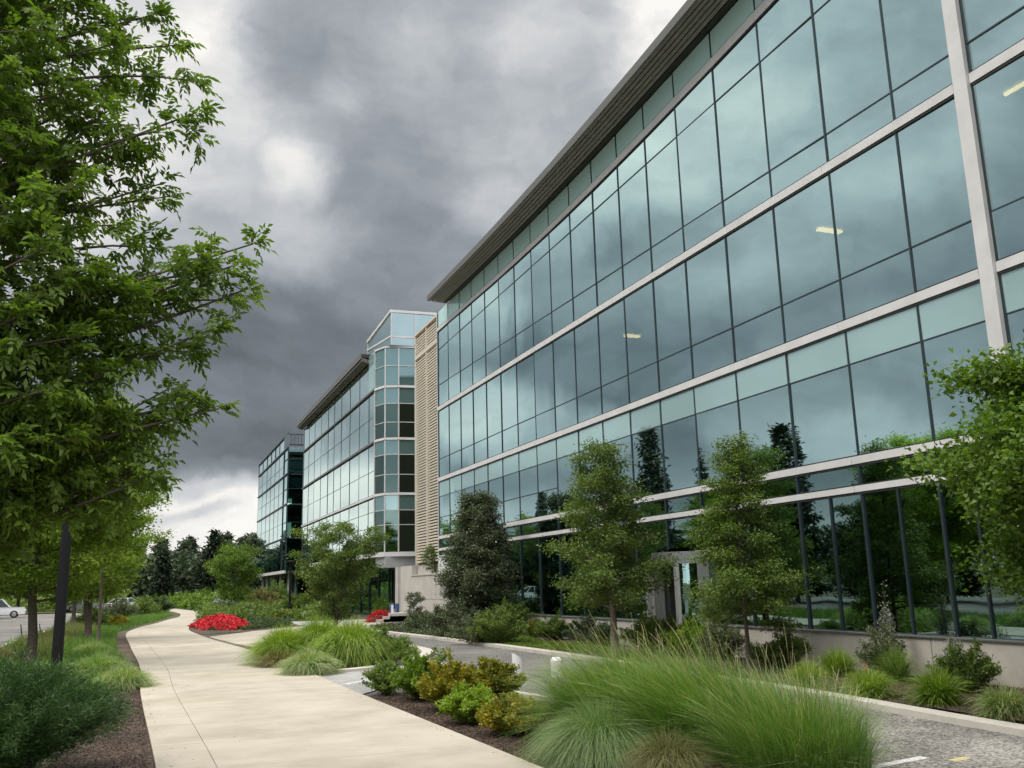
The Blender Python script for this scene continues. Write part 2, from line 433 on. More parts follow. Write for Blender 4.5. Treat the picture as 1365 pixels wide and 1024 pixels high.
class MB:
    """collects simple solids, links them as one mesh; coordinates are world, shifted to the parent"""
    def __init__(s):
        s.v, s.f, s.m = [], [], []

    def hexa(s, p, m=0):
        b = len(s.v); s.v += [tuple(q) for q in p]
        for f in ((0, 3, 2, 1), (4, 5, 6, 7), (0, 1, 5, 4), (1, 2, 6, 5), (2, 3, 7, 6), (3, 0, 4, 7)):
            s.f.append(tuple(b + i for i in f)); s.m.append(m)
        return s

    def box(s, x0, x1, y0, y1, z0, z1, m=0):
        return s.hexa([(x0, y0, z0), (x1, y0, z0), (x1, y1, z0), (x0, y1, z0), (x0, y0, z1), (x1, y0, z1), (x1, y1, z1), (x0, y1, z1)], m)

    def quad(s, p, m=0):
        b = len(s.v); s.v += [tuple(q) for q in p]
        s.f.append(tuple(range(b, b + len(p)))); s.m.append(m)
        return s

    def bar(s, a, b, wx, wy, m=0):
        """box beam from a to b (mostly vertical or level)"""
        a, b = Vector(a), Vector(b); d = (b - a).normalized()
        h = Vector((0, 0, 1)) if abs(d.z) < .9 else Vector((0, 1, 0))
        u = d.cross(h).normalized() * wx / 2; v = u.cross(d).normalized() * wy / 2
        return s.hexa([a - u - v, a + u - v, a + u + v, a - u + v, b - u - v, b + u - v, b + u + v, b - u + v], m)

    def tube(s, pts, rad, n=8, m=0, cap=True):
        base = len(s.v)
        pts = [Vector(p) for p in pts]
        for i, p in enumerate(pts):
            d = (pts[min(i + 1, len(pts) - 1)] - pts[max(i - 1, 0)]).normalized()
            h = Vector((1, 0, 0)) if abs(d.x) < .9 else Vector((0, 1, 0))
            u = d.cross(h).normalized(); v = d.cross(u)
            for k in range(n):
                a = 2 * math.pi * k / n
                s.v.append(tuple(p + (u * math.cos(a) + v * math.sin(a)) * rad[i]))
        for i in range(len(pts) - 1):
            for k in range(n):
                k2 = (k + 1) % n
                s.f.append((base + i * n + k, base + i * n + k2, base + (i + 1) * n + k2, base + (i + 1) * n + k)); s.m.append(m)
        if cap:
            s.f.append(tuple(base + k for k in range(n))); s.m.append(m)
            s.f.append(tuple(base + (len(pts) - 1) * n + k for k in reversed(range(n)))); s.m.append(m)
        return s

    def build(s, name, mats, parent=None, smooth=False, bevel=0.):
        if not isinstance(mats, (list, tuple)): mats = [mats]
        off = Vector((0, 0, 0))
        q = parent
        while q is not None:
            off += q.location; q = q.parent
        me = bpy.data.meshes.new(name)
        me.from_pydata([(x - off.x, y - off.y, z - off.z) for x, y, z in s.v], [], s.f)
        for mm in mats: me.materials.append(mm)
        me.polygons.foreach_set('material_index', s.m)
        if smooth: me.polygons.foreach_set('use_smooth', [True] * len(s.f))
        me.update()
        o = link(name, me, parent)
        if bevel:
            bm_ = o.modifiers.new('bevel', 'BEVEL'); bm_.width = bevel; bm_.segments = 2; bm_.limit_method = 'ANGLE'
        return o


def npmesh(name, V, k, mats, attr=None, matidx=None):
    """V: (n*k,3) with every k consecutive verts one face"""
    V = np.asarray(V, np.float32)
    n = len(V) // k
    me = bpy.data.meshes.new(name)
    me.vertices.add(len(V)); me.vertices.foreach_set('co', V.ravel())
    me.loops.add(len(V)); me.loops.foreach_set('vertex_index', np.arange(len(V), dtype=np.int32))
    me.polygons.add(n); me.polygons.foreach_set('loop_start', np.arange(0, n * k, k, dtype=np.int32))
    for mm in mats: me.materials.append(mm)
    if matidx is not None: me.polygons.foreach_set('material_index', np.asarray(matidx, np.int32))
    if attr is not None:
        a = me.attributes.new('v', 'FLOAT', 'POINT'); a.data.foreach_set('value', np.asarray(attr, np.float32))
    me.update(calc_edges=True)
    return me


def unit(a):
    return a / (np.linalg.norm(a, axis=-1, keepdims=True) + 1e-9)


def leaf_quads(P, A, Nn, L, Wd, fold=.25):
    """diamond leaves from base P along axis A with rough normal Nn"""
    A = unit(A); S = unit(np.cross(A, Nn)); Nr = np.cross(S, A)
    L = L[:, None]; Wd = Wd[:, None]
    p0 = P; p2 = P + A * L - Nr * L * .12
    mid = P + A * L * .45 + Nr * Wd * fold
    p1 = mid + S * Wd * .5; p3 = mid - S * Wd * .5
    return np.stack([p0, p1, p2, p3], 1).reshape(-1, 3)


def rand_dirs(rng, n):
    return unit(rng.normal(size=(n, 3)))


def simple_leaves(rng, P, size, aspect=.55, up=.8, outward=None, ow=.6):
    n = len(P)
    A = rand_dirs(rng, n); A[:, 2] *= .7
    if outward is not None: A = A + outward * ow
    Nn = rand_dirs(rng, n) + np.array([0, 0, up])
    L = size * rng.uniform(.65, 1.25, n)
    return leaf_quads(P, A, Nn, L, L * aspect)


def compound_leaves(rng, P, A, length, pairs, llen, lw, droop=.35):
    """pinnate leaves: rachis from P along A with pairs of leaflets and a tip leaflet"""
    n = len(P)
    A = unit(A); up = np.array([0, 0, 1.0]) + .35 * rng.normal(size=(n, 3))
    S = unit(np.cross(A, up)); Nn = np.cross(S, A)
    Ls = length * rng.uniform(.7, 1.2, n)[:, None]
    out = []
    for j in range(pairs + 1):
        t = .25 + .75 * j / pairs
        C = P + A * Ls * t - np.array([0, 0, 1.0]) * Ls * droop * t * t
        Ad = unit(A - np.array([0, 0, 1.0]) * 2 * droop * t)
        if j == pairs:
            out.append(leaf_quads(C, Ad, Nn, llen * rng.uniform(.8, 1.2, n), lw * np.ones(n)))
        else:
            for sg in (-1, 1):
                ax = unit(Ad * .62 + S * sg * .8 + rng.normal(size=(n, 3)) * .12 - np.array([0, 0, .25]))
                sz = llen * rng.uniform(.75, 1.15, n) * (1 - .25 * abs(t - .55))
                out.append(leaf_quads(C, ax, Nn + rng.normal(size=(n, 3)) * .25, sz, lw * np.ones(n)))
    return out


def bez(a, b, c, n):
    t = np.linspace(0, 1, n)[:, None]
    return (1 - t) ** 2 * a + 2 * t * (1 - t) * b + t * t * c


def tree_parts(seed, h, th, prof, nb, leaf, lm, bark, lpc=14, spread=.16, rise=.25, r0=None, sub=6, size=.09, lean=(0, 0),
               aspect=.55, up=.8, stems=1, tint=.5, trunk_top=.94, rv=(.72, 1.12)):
    """returns (trunk mesh, crown mesh) around the origin: tapered trunk, limbs, twigs and leaf clumps"""
    rng = np.random.default_rng(seed)
    r0 = r0 or h * .014
    mb = MB()
    anchors, outs, avs = [], [], []
    for s_ in range(stems):
        la = rng.uniform(0, 6.28)
        lx, ly = lean if stems == 1 else (math.cos(la) * h * .22, math.sin(la) * h * .22)
        tp = np.array([[lx * t ** 1.3 + rng.normal() * .004 * h * (t > 0) * (t < 1), ly * t ** 1.3 + rng.normal() * .004 * h * (t > 0) * (t < 1), h * trunk_top * t] for t in np.linspace(0, 1, 9)])
        rr = [r0 * (1.25 if t == 0 else 1) * (1 - .88 * t) for t in np.linspace(0, 1, 9)]
        mb.tube(tp, rr, 9)
        nbs = nb // stems
        for i in range(nbs):
            t = (i + rng.uniform(.1, .9)) / nbs
            z0 = th + (h * trunk_top - th) * t ** .95
            q = z0 / (h * trunk_top)
            ix = min(int(q * 8), 7); fr = q * 8 - ix
            base = tp[ix] * (1 - fr) + tp[ix + 1] * fr
            tt = (z0 - th) / (h - th)
            R = prof(tt) * rng.uniform(*rv)
            az = i * 2.399 + rng.normal() * .35 + s_
            o = np.array([math.cos(az), math.sin(az), 0])
            end = base + o * R + np.array([0, 0, R * rise + rng.normal() * .06 * h * .3])
            mid = base + o * R * .5 + np.array([0, 0, R * rise * rng.uniform(.2, .9)])
            bp = bez(base, mid, end, 6)
            rb = r0 * (1 - .8 * q) * .42
            mb.tube(bp, [rb * (1 - .8 * k / 5) + .004 for k in range(6)], 5, cap=False)
            cl = rng.normal() * .5
            ns = max(2, int(sub * (R / (prof(.3) + 1e-3)) ** .6))
            for j in range(ns):
                u = .28 + .72 * (j + rng.uniform(0, 1)) / ns
                k = min(int(u * 5), 4); f = u * 5 - k
                pb = bp[k] * (1 - f) + bp[k + 1] * f
                sa = az + rng.choice([-1, 1]) * rng.uniform(.3, 1.3)
                sl = R * rng.uniform(.22, .48) * (1.15 - .55 * u)
                so = np.array([math.cos(sa), math.sin(sa), rng.uniform(-.15, .6)])
                pe = pb + so * sl
                mb.tube([pb, (pb + pe) / 2 + np.array([0, 0, sl * .06]), pe], [rb * .35 + .003, rb * .25 + .003, .003], 3, cap=False)
                na = max(2, int(sl / (spread * .9)) + 1)
                for a in range(na):
                    w_ = (a + .6) / na
                    anchors.append(pb * (1 - w_) + pe * w_); outs.append(so); avs.append(cl + rng.normal() * .35)
            for a in range(2):
                anchors.append(bp[-1] + rng.normal(size=3) * spread * .4); outs.append(o); avs.append(cl)
    A = np.array(anchors); O = np.array(outs); V = np.array(avs)
    n = len(A)
    P = np.repeat(A, lpc, 0) + rng.normal(size=(n * lpc, 3)) * spread * np.array([1, 1, .6])
    Od = np.repeat(O, lpc, 0)
    v = tint + np.repeat(V, lpc) * .13 + rng.normal(size=n * lpc) * .13
    if leaf == 'simple':
        q = simple_leaves(rng, P, size, aspect, up, unit(Od), .5)
        me = npmesh('crown', q, 4, [lm], np.repeat(np.clip(v, 0, 1), 4))
    else:
        Ax = unit(Od) * .6 + rand_dirs(rng, len(P)) * .7
        parts = compound_leaves(rng, P, Ax, size, 4, size * .42, size * .14)
        me = npmesh('crown', np.concatenate(parts), 4, [lm], np.tile(np.repeat(np.clip(v, 0, 1), 4), len(parts)))
    me.name = 'crown'
    return mb, me


def tree(name, label, loc, cat='tree', group=None, rz=0., bark='bark', **kw):
    root = empty(name, loc, label, cat, group, rz)
    mb, me = tree_parts(bark=bark, **kw)
    old = root.location.copy(); root.location = (0, 0, 0)
    mb.build('trunk', M[bark], root, smooth=True)
    root.location = old
    link('crown', me, root)
    return root


def conifer_mesh(seed, h, rad, lm, lay=26, needles=11, size=.30):
    rng = np.random.default_rng(seed)
    mb = MB(); mb.tube([(0, 0, 0), (0, 0, h * .5), (0, 0, h * .98)], [h * .014, h * .009, .02], 7)
    P, O, V = [], [], []
    for i in range(lay):
        t = i / (lay - 1)
        z = h * (.10 + .88 * t)
        R = rad * (1 - t) ** .8 * rng.uniform(.75, 1.15) + .12
        m = int(7 + 8 * (1 - t))
        for k in range(m):
            az = rng.uniform(0, 6.28); Rk = R * rng.uniform(.6, 1.15)
            o = np.array([math.cos(az), math.sin(az), 0]); cv = rng.normal() * .15
            ns = max(2, int(Rk / .28))
            for j in range(ns):
                u = (j + .7) / ns
                P.append(np.array([0, 0, z]) + o * Rk * u + np.array([0, 0, -.28 * Rk * u + .14 * Rk * u * u])); O.append(o); V.append(cv)
    P = np.array(P); O = np.array(O); V = np.array(V); n = len(P)
    PP = np.repeat(P, needles, 0) + rng.normal(size=(n * needles, 3)) * np.array([.13, .13, .07]) * (size / .3)
    OO = np.repeat(O, needles, 0)
    q = leaf_quads(PP, OO + rand_dirs(rng, len(PP)) * .9, rand_dirs(rng, len(PP)) + np.array([0, 0, 1.]), size * rng.uniform(.6, 1.2, len(PP)), size * .35 * np.ones(len(PP)))
    v = np.clip(.45 + np.repeat(V, needles) + rng.normal(size=len(PP)) * .15, 0, 1)
    return mb, npmesh('crown', q, 4, [lm], np.repeat(v, 4))


def conifer(name, label, loc, h, rad, seed, group=None, size=.3, lay=26, needles=11):
    root = empty(name, (0, 0, 0), label, 'conifer', group)
    mb, me = conifer_mesh(seed, h, rad, LM['conifer'], lay, needles, size)
    mb.build('trunk', M['bark'], root, smooth=True)
    link('crown', me, root)
    root.location = loc
    return root


def shrub_mesh(seed, rx, ry, h, n, size, lm, aspect=.5, tint=.5, lumps=7, up=.7, base=.0, spiky=0., stems=9, upright=.0):
    """leafy shrub: many arching shoots from the crown, side twigs, leaves set along them"""
    rng = np.random.default_rng(seed)
    ns = int(16 + lumps * 4)
    mb = MB(); P, O, V, S = [], [], [], []
    per = n / ns
    for i in range(ns):
        az = i * 2.399 + rng.normal() * .4
        q = math.sqrt((i + .5) / ns) * rng.uniform(.75, 1.12)
        tall = spiky and rng.uniform() < .13
        hh = h * (1.0 - .55 * q ** 1.8) * rng.uniform(.72, 1.15) * (1 + (spiky * .55 if tall else 0))
        e = np.array([rx * q * math.cos(az), ry * q * math.sin(az), max(.06, hh)])
        if upright: e[:2] *= (1 - upright * .6)
        s0 = np.array([rng.normal() * .07 * rx, rng.normal() * .07 * ry, 0])
        mid = np.array([e[0] * .45, e[1] * .45, e[2] * .70])
        bp = bez(s0, mid, e, 6)
        mb.tube(bp, [.010, .009, .007, .005, .004, .002], 4, cap=False)
        c = int(per * rng.uniform(.7, 1.3) * (.5 if tall else 1)); cv = rng.normal()
        u = rng.uniform(.18, 1.03, c) ** .8
        k = np.minimum((u * 5).astype(int), 4); f = (u * 5 - k)[:, None]
        pts = bp[k] * (1 - f) + bp[np.minimum(k + 1, 5)] * f
        # leaves sit on short side twigs, thinner towards the tip
        m = max(3, int(c / 22)); td = rand_dirs(rng, m) * (h * .16) * np.array([1, 1, .7]); ti = rng.integers(0, m, c)
        tw = (1.1 - .75 * u)[:, None] * (.35 if tall else 1.)
        pts = pts + td[ti] * rng.uniform(.1, 1, c)[:, None] * tw + rng.normal(size=(c, 3)) * size * .55
        pts[:, 2] = np.abs(pts[:, 2] - base) + base if not base else np.maximum(pts[:, 2], base)
        P.append(pts); O.append(np.tile(unit(e - s0), (c, 1))); V.append(np.full(c, cv))
    P = np.concatenate(P); O = np.concatenate(O); V = np.concatenate(V); n = len(P)
    v = tint + V * .12 + rng.normal(size=n) * .14
    q = simple_leaves(rng, P, size, aspect, up, O, .8)
    return mb, npmesh('foliage', q, 4, [lm], np.repeat(np.clip(v, 0, 1), 4))


def shrub(name, label, loc, seed, rx, ry, h, n, size, lm, group=None, rz=0., cat='shrub', **kw):
    root = empty(name, (0, 0, 0), label, cat, group)
    mb, me = shrub_mesh(seed, rx, ry, h, n, size, lm, **kw)
    mb.build('stem', M['bark'], root, smooth=True)
    link('foliage', me, root)
    root.location = loc; root.rotation_euler = (0, 0, rz)
    return root


def grass_mesh(seed, n, rb, h, reach, lm, w=.006, seg=5, lean=(0, 0), tint=.5, hv=.25, arch=1.0, tilt=.35, rx=1., ry=1., tip=.15, clump=0, stalks=0.):
    """arching blades; each blade is a tapered strip of quads"""
    rng = np.random.default_rng(seed)
    a = rng.uniform(0, 2 * np.pi, n); r = rb * np.sqrt(rng.uniform(0, 1, n))
    B = np.stack([r * np.cos(a) * rx, r * np.sin(a) * ry, np.zeros(n)], 1)
    if clump:
        cc = np.stack([rng.normal(size=clump) * rb * .5 * rx, rng.normal(size=clump) * rb * .5 * ry, np.zeros(clump)], 1)
        ci = rng.integers(0, clump, n); B = cc[ci] + rng.normal(size=(n, 3)) * np.array([.07, .07, 0])
        clv = rng.normal(size=clump)[ci]
        a = rng.uniform(0, 2 * np.pi, n)
    else:
        clv = np.zeros(n)
    out_a = a + rng.normal(size=n) * .6
    o = np.stack([np.cos(out_a), np.sin(out_a), np.zeros(n)], 1)
    rel = (r / rb if not clump else rng.uniform(.1, 1, n))
    H = h * rng.uniform(1 - hv * 2, 1 + hv * .5, n) * (1 - .25 * rel * (0 if clump else 1))
    R = reach * rng.uniform(.25, 1.15, n) * (.35 + .65 * rel)
    st = rng.uniform(0, 1, n) < stalks
    H = H * np.where(st, rng.uniform(1.1, 1.32, n), 1.0); R = R * np.where(st, .8, 1.0)
    ln = np.array([lean[0], lean[1], 0.])
    side = unit(np.cross(o, np.array([0, 0, 1.])) + rng.normal(size=(n, 3)) * .3)
    rows = []
    for k in range(seg + 1):
        t = k / seg
        drop = arch * rng.uniform(.9, 1.1) * R[:, None] * t ** 3 * .55 * np.array([0, 0, 1.])
        p = B + o * (R * (tilt * t + (1 - tilt) * t * t))[:, None] + np.array([0, 0, 1.]) * (H * (1.35 * t - .35 * t * t))[:, None] - drop + ln * h * t * t
        p[:, 2] = np.maximum(p[:, 2], .01)
        ww = np.where(st[:, None], w * (.30 + .45 * (t > .75) * (t < .98)), w * (1 - (1 - tip) * t) * (.6 if k == 0 else 1))
        rows.append((p - side * ww * .5, p + side * ww * .5))
    fs = [np.stack([rows[k][0], rows[k][1], rows[k + 1][1], rows[k + 1][0]], 1) for k in range(seg)]
    Q = np.stack(fs, 1).reshape(-1, 3)
    bv = np.clip(tint + rng.normal(size=n) * .22 + clv * .10 + st * .6 + (rng.uniform(0, 1, n) < .03) * .6, 0, 1)
    tv = np.linspace(-.1, .12, seg)
    v = np.clip(bv[:, None] + tv[None, :], 0, 1)
    return npmesh('blades', Q, 4, [lm], np.repeat(v.ravel(), 4))


def grass(name, label, loc, rz=0., group=None, cat='ornamental grass', **kw):
    me = grass_mesh(**kw)
    me.name = name
    o = link(name, me, None, loc)
    o.rotation_euler = (0, 0, rz)
    return tag(o, label, cat, group)


def cr_poly(pts, n=8, closed=False):
    P = [np.array(p, float) for p in pts]
    if closed: P = [P[-1]] + P + [P[0], P[1]]
    else: P = [2 * P[0] - P[1]] + P + [2 * P[-1] - P[-2]]
    out = []
    for i in range(1, len(P) - 2):
        for k in range(n):
            t = k / n
            out.append(.5 * ((2 * P[i]) + (-P[i - 1] + P[i + 1]) * t + (2 * P[i - 1] - 5 * P[i] + 4 * P[i + 1] - P[i + 2]) * t * t + (-P[i - 1] + 3 * P[i] - 3 * P[i + 1] + P[i + 2]) * t ** 3))
    if not closed: out.append(P[-2])
    return out


def sheet(name, poly, z, m, thick=.0, smooth=0):
    """flat polygon laid at height z, with skirts of the given thickness"""
    if smooth: poly = cr_poly(poly, smooth, True)
    mb = MB(); n = len(poly)
    mb.quad([(p[0], p[1], z) for p in poly])
    if thick:
        for i in range(n):
            a, b = poly[i], poly[(i + 1) % n]
            mb.quad([(a[0], a[1], z - thick), (b[0], b[1], z - thick), (b[0], b[1], z), (a[0], a[1], z)])
    o = mb.build(name, m)
    import bmesh
    bm = bmesh.new(); bm.from_mesh(o.data); bmesh.ops.triangulate(bm, faces=[f for f in bm.faces if len(f.verts) > 4]); bmesh.ops.recalc_face_normals(bm, faces=bm.faces); bm.to_mesh(o.data); bm.free()
    return tag(o, kind='structure')


def strip(name, line, w0, w1, z0, z1, m, sm=8, kind=True):
    """raised strip along a line, between offsets w0 and w1 to its right"""
    L_ = cr_poly(line, sm) if sm else [np.array(p, float) for p in line]
    mb = MB(); A, B = [], []
    for i, p in enumerate(L_):
        d = L_[min(i + 1, len(L_) - 1)] - L_[max(i - 1, 0)]
        d = d / (np.linalg.norm(d) + 1e-9); r = np.array([d[1], -d[0]])
        A.append(p + r * w0); B.append(p + r * w1)
    for i in range(len(L_) - 1):
        mb.quad([(*A[i], z1), (*B[i], z1), (*B[i + 1], z1), (*A[i + 1], z1)])
        mb.quad([(*A[i], z0), (*A[i], z1), (*A[i + 1], z1), (*A[i + 1], z0)])
        mb.quad([(*B[i], z1), (*B[i], z0), (*B[i + 1], z0), (*B[i + 1], z1)])
    mb.quad([(*A[0], z0), (*B[0], z0), (*B[0], z1), (*A[0], z1)])
    o = mb.build(name, m)
    return tag(o, kind='structure') if kind else o


# ------------------------------------------------------------------ the ground
GZ = -.06
g = MB(); g.quad([(-900, -300, GZ), (900, -300, GZ), (900, 1500, GZ), (-900, 1500, GZ)])
tag(g.build('ground', M['ground']), kind='structure')

PL = cr_poly([(.3, -4), (.28, 6), (.25, 11.6), (.08, 20), (.06, 26.8), (-.3, 38), (-.6, 50), (0, 58), (.8, 63), (1.9, 72), (2.9, 80), (3.1, 95), (1.2, 118), (-3, 145)], 8)
PR = cr_poly([(4.2, -4), (4.1, 4), (4.02, 9.5), (3.82, 17.4), (3.66, 25), (3.3, 33), (2.75, 40), (2.45, 46), (2.35, 52), (3.0, 62), (4.1, 72), (5.1, 82), (5.1, 97), (3.2, 120), (-.5, 147)], 8)


def resample(L_, n):
    L_ = np.array(L_); d = np.r_[0, np.cumsum(np.linalg.norm(np.diff(L_, axis=0), axis=1))]
    t = np.linspace(0, d[-1], n)
    return np.stack([np.interp(t, d, L_[:, 0]), np.interp(t, d, L_[:, 1])], 1)


def build_path():
    """cast in slabs: a narrow edge course on the left, wide slabs on the right, open joints between"""
    # rows at fixed Y near the camera so that joints run straight across
    ys = list(np.arange(-4, 46, 1.9)) + list(np.arange(46, 140, 3.0))
    pl, pr = np.array(PL), np.array(PR)
    xl = lambda y: np.interp(y, pl[:, 1], pl[:, 0]); xr = lambda y: np.interp(y, pr[:, 1], pr[:, 0])
    mb = MB()
    g_ = .004
    for i in range(len(ys) - 1):
        y0, y1 = ys[i] + g_, ys[i + 1] - g_
        sub = np.linspace(y0, y1, 4)
        for j in range(3):
            a, b = sub[j], sub[j + 1]
            ja, jb = xl(a) + .62, xl(b) + .62
            for (p, q, r, s) in (((xl(a), a), (ja - g_, a), (jb - g_, b), (xl(b), b)), ((ja + g_, a), (xr(a), a), (xr(b), b), (jb + g_, b))):
                mb.quad([(*p, 0), (*q, 0), (*r, 0), (*s, 0)])
                for u, v in ((p, q), (q, r), (r, s), (s, p)):
                    mb.quad([(*u, -.035), (*v, -.035), (*v, 0), (*u, 0)])
    o = mb.build('path', M['path']); tag(o, kind='structure')
    # slab bed under the joints
    mb = MB()
    for a in np.arange(-4, 140, 2.0):
        b = a + 2.0
        mb.quad([(xl(a) + .004, a, -.03), (xr(a) - .004, a, -.03), (xr(b) - .004, b, -.03), (xl(b) + .004, b, -.03)])
    tag(mb.build('path_bed', mat('joint_dirt', (.13, .105, .08), .95)), kind='structure')


build_path()
MZ = -.045
sheet('mulch_left', [(-1.2, -4), (.35, -4), (.33, 8), (.2, 16), (.1, 24), (.08, 30), (-.2, 40), (-.5, 50), (-1.2, 50), (-1.0, 40), (-.8, 26), (-.9, 10)], MZ, M['mulch'])
sheet('mulch_bed', [(4.1, -4), (4.05, 5), (3.95, 10), (3.8, 17.35), (5.5, 17.7), (6.55, 15), (6.6, 5), (6.6, -4)], MZ, M['mulch'])
sheet('mulch_island', [(3.62, 33), (3.6, 28), (3.55, 22.6), (5.2, 23.3), (6.9, 25.4), (7.5, 28), (7.4, 32), (6.4, 38), (4.9, 40), (4.3, 37)], MZ, M['mulch'])
sheet('mulch_border', [(10.75, -12), (10.75, 14), (10.85, 24), (10.5, 32), (10.1, 38), (9.6, 44), (13.7, 44), (13.7, -12)], MZ + .03, M['mulch'])
sheet('mulch_flower_bed', [(2.5, 46.2), (4.9, 47), (8.0, 51), (7.6, 58), (6, 64), (3.3, 64), (2.4, 53)], MZ, M['mulch'])
# drive
ROADL = [(6.75, -25), (6.75, 2), (6.78, 10), (6.85, 16), (7.6, 21), (8.0, 26), (7.9, 31), (7.1, 38), (5.5, 43), (9, 54)]
ROADR = [(9.6, -25), (9.8, 2), (10.0, 8.7), (10.45, 14), (10.55, 23.7), (10.2, 32), (9.8, 38), (9.6, 44), (10, 54)]
RZ = -.05
sheet('road', [(6.75, -25), (6.75, 13.5), (9.0, 13.8), (10.3, 14), (9.9, 8.7), (9.8, 2), (9.6, -25)], RZ + .004, M['road'])
sheet('drive', [(6.75, 13.5), (5.5, 17.5), (3.82, 17.4), (3.7, 22.4), (6.0, 23.2), (7.7, 26), (7.9, 31), (7.1, 38), (5.2, 42), (6, 47), (10, 49), (10.0, 38), (10.35, 32), (10.65, 23.7), (10.4, 14)], RZ, M['asphalt'])
sheet('crosswalk_apron', [(3.85, 17.6), (3.62, 22.2), (5.6, 22.8), (7.4, 25.2), (7.2, 22.6), (5.9, 20.3)], RZ + .02, M['pale_paving'])
strip('kerb_border', [(9.75, -25), (9.85, 2), (10.1, 8.7), (10.5, 14), (10.7, 23.7), (10.35, 32), (9.95, 38), (9.5, 44)], -.2, .12, -.08, .035, M['kerb'])
strip('kerb_island', [(3.72, 22.5), (5.1, 22.9), (6.6, 24.6), (7.75, 27.2), (7.9, 30), (7.4, 34), (6.5, 38.5), (5.0, 41)], 0, .32, -.08, .03, M['kerb'])
strip('kerb_bed', [(6.72, -4), (6.74, 6), (6.7, 13), (6.1, 16.6), (5.4, 17.65)], -.15, .0, -.08, .03, M['kerb'])
strip('apron_line', [(3.9, 19.6), (5.6, 21.2), (6.8, 23.2)], 0, .14, -.03, -.022, M['paint'], sm=4)
strip('road_marking', [(6.95, 8.05), (7.95, 8.22)], -.07, .05, -.05, -.041, M['paint'], sm=0)
strip('road_marking_yellow', [(8.05, 7.95), (8.3, 8.0)], -.05, .05, -.05, -.041, M['paint_y'], sm=0)
sheet('branch_walk', [(2.75, 42.5), (3.3, 36), (3.7, 33.6), (4.6, 37.4), (5.3, 41.2), (8, 45), (12, 49), (13, 53), (9, 51.5), (5.0, 46.4)], -.004, M['path'], .05)
sheet('plaza', [(9.2, 44.3), (13.6, 44.3), (13.6, 50.6), (17, 50.7), (17, 56), (8.2, 58), (8, 52)], -.012, M['pale_paving'], .04)
sheet('sandy_patch', [(8.0, 68), (12.5, 69), (12.8, 80), (8.6, 82), (7.0, 75)], -.05, M['sand'])
# parking road on the left
sheet('parking_road', [(-5.0, -30), (-4.9, 30), (-4.9, 48), (-4.2, 70), (-3.3, 90), (-3.8, 105), (-30, 106), (-30, -30)], RZ, M['asphalt'])
strip('kerb_parking', [(-30, 104.5), (-7.5, 104), (-3.8, 101)], -.1, .25, -.06, .06, M['kerb'], sm=0)
strip('kerb_parking_near', [(-4.9, -30), (-4.8, 30), (-4.8, 48), (-4.1, 70), (-3.2, 90)], -.12, .05, -.06, .05, M['kerb'])

# ------------------------------------------------------------------ glass office buildings
prng = np.random.default_rng(5)


def zval(z, s):
    return z(s) if callable(z) else z


def window(parent, a, b, rows, last=False, mw=.07, md=.09, mm='mullion', inset=.0, tm=.045, frame_mat=None, first=True):
    """one bay of one storey: glass panes set in a dark frame; a->b runs so that outside is on the right-hand side... n = outward"""
    a = np.array(a, float); b = np.array(b, float)
    d = b - a; L_ = np.linalg.norm(d); d = d / L_
    n = np.array([d[1], -d[0]])            # outward
    gl, sp, fr = MB(), MB(), MB()
    mats = []
    idx = {}
    t1, t2 = prng.normal() * .004, prng.normal() * .004
    for (z0, z1, mk) in rows:
        z0a, z0b, z1a, z1b = zval(z0, a[1]), zval(z0, b[1]), zval(z1, a[1]), zval(z1, b[1])
        tgt = sp if mk.startswith('spandrel') else gl
        if tgt is gl and mk not in idx: idx[mk] = len(mats); mats.append(M[mk])
        o = n * (-inset)
        e = .012
        c = [(*(a + o + n * t1), z0a), (*(b + o - n * t1), z0b), (*(b + o - n * t1 + n * t2), z1b), (*(a + o + n * t1 + n * t2), z1a)]
        tgt.quad(c, idx.get(mk, 0) if tgt is gl else 0)
    if not mats: mats = [M[rows[0][2]]]
    if gl.f:
        win = gl.build('window', mats, parent)
    else:
        win = sp.build('window', M[rows[0][2]], parent)
    if sp.f and gl.f:
        sp.build('spandrel', M[[r[2] for r in rows if r[2].startswith('spandrel')][0]], win)
    zl, zh = rows[0][0], rows[-1][1]
    def vert(p):
        q0, q1 = zval(zl, p[1]), zval(zh, p[1])
        c1, c2 = p - d * mw / 2, p + d * mw / 2
        fr.hexa([(*(c1 - n * .03), q0), (*(c2 - n * .03), q0), (*(c2 + n * md), q0), (*(c1 + n * md), q0), (*(c1 - n * .03), q1), (*(c2 - n * .03), q1), (*(c2 + n * md), q1), (*(c1 + n * md), q1)])
    if first: vert(a)
    if last: vert(b)
    A_, B_ = a + d * mw / 2, b - d * mw / 2
    for k in range(len(rows) - 1):
        za, zb = zval(rows[k][1], a[1]), zval(rows[k][1], b[1])
        h = tm / 2; dp = md * .75
        fr.hexa([(*(A_ - n * .02), za - h), (*(B_ - n * .02), zb - h), (*(B_ + n * dp), zb - h), (*(A_ + n * dp), za - h), (*(A_ - n * .02), za + h), (*(B_ - n * .02), zb + h), (*(B_ + n * dp), zb + h), (*(A_ + n * dp), za + h)])
    fr.build('frame', M[mm] if frame_mat is None else frame_mat, win)
    return win


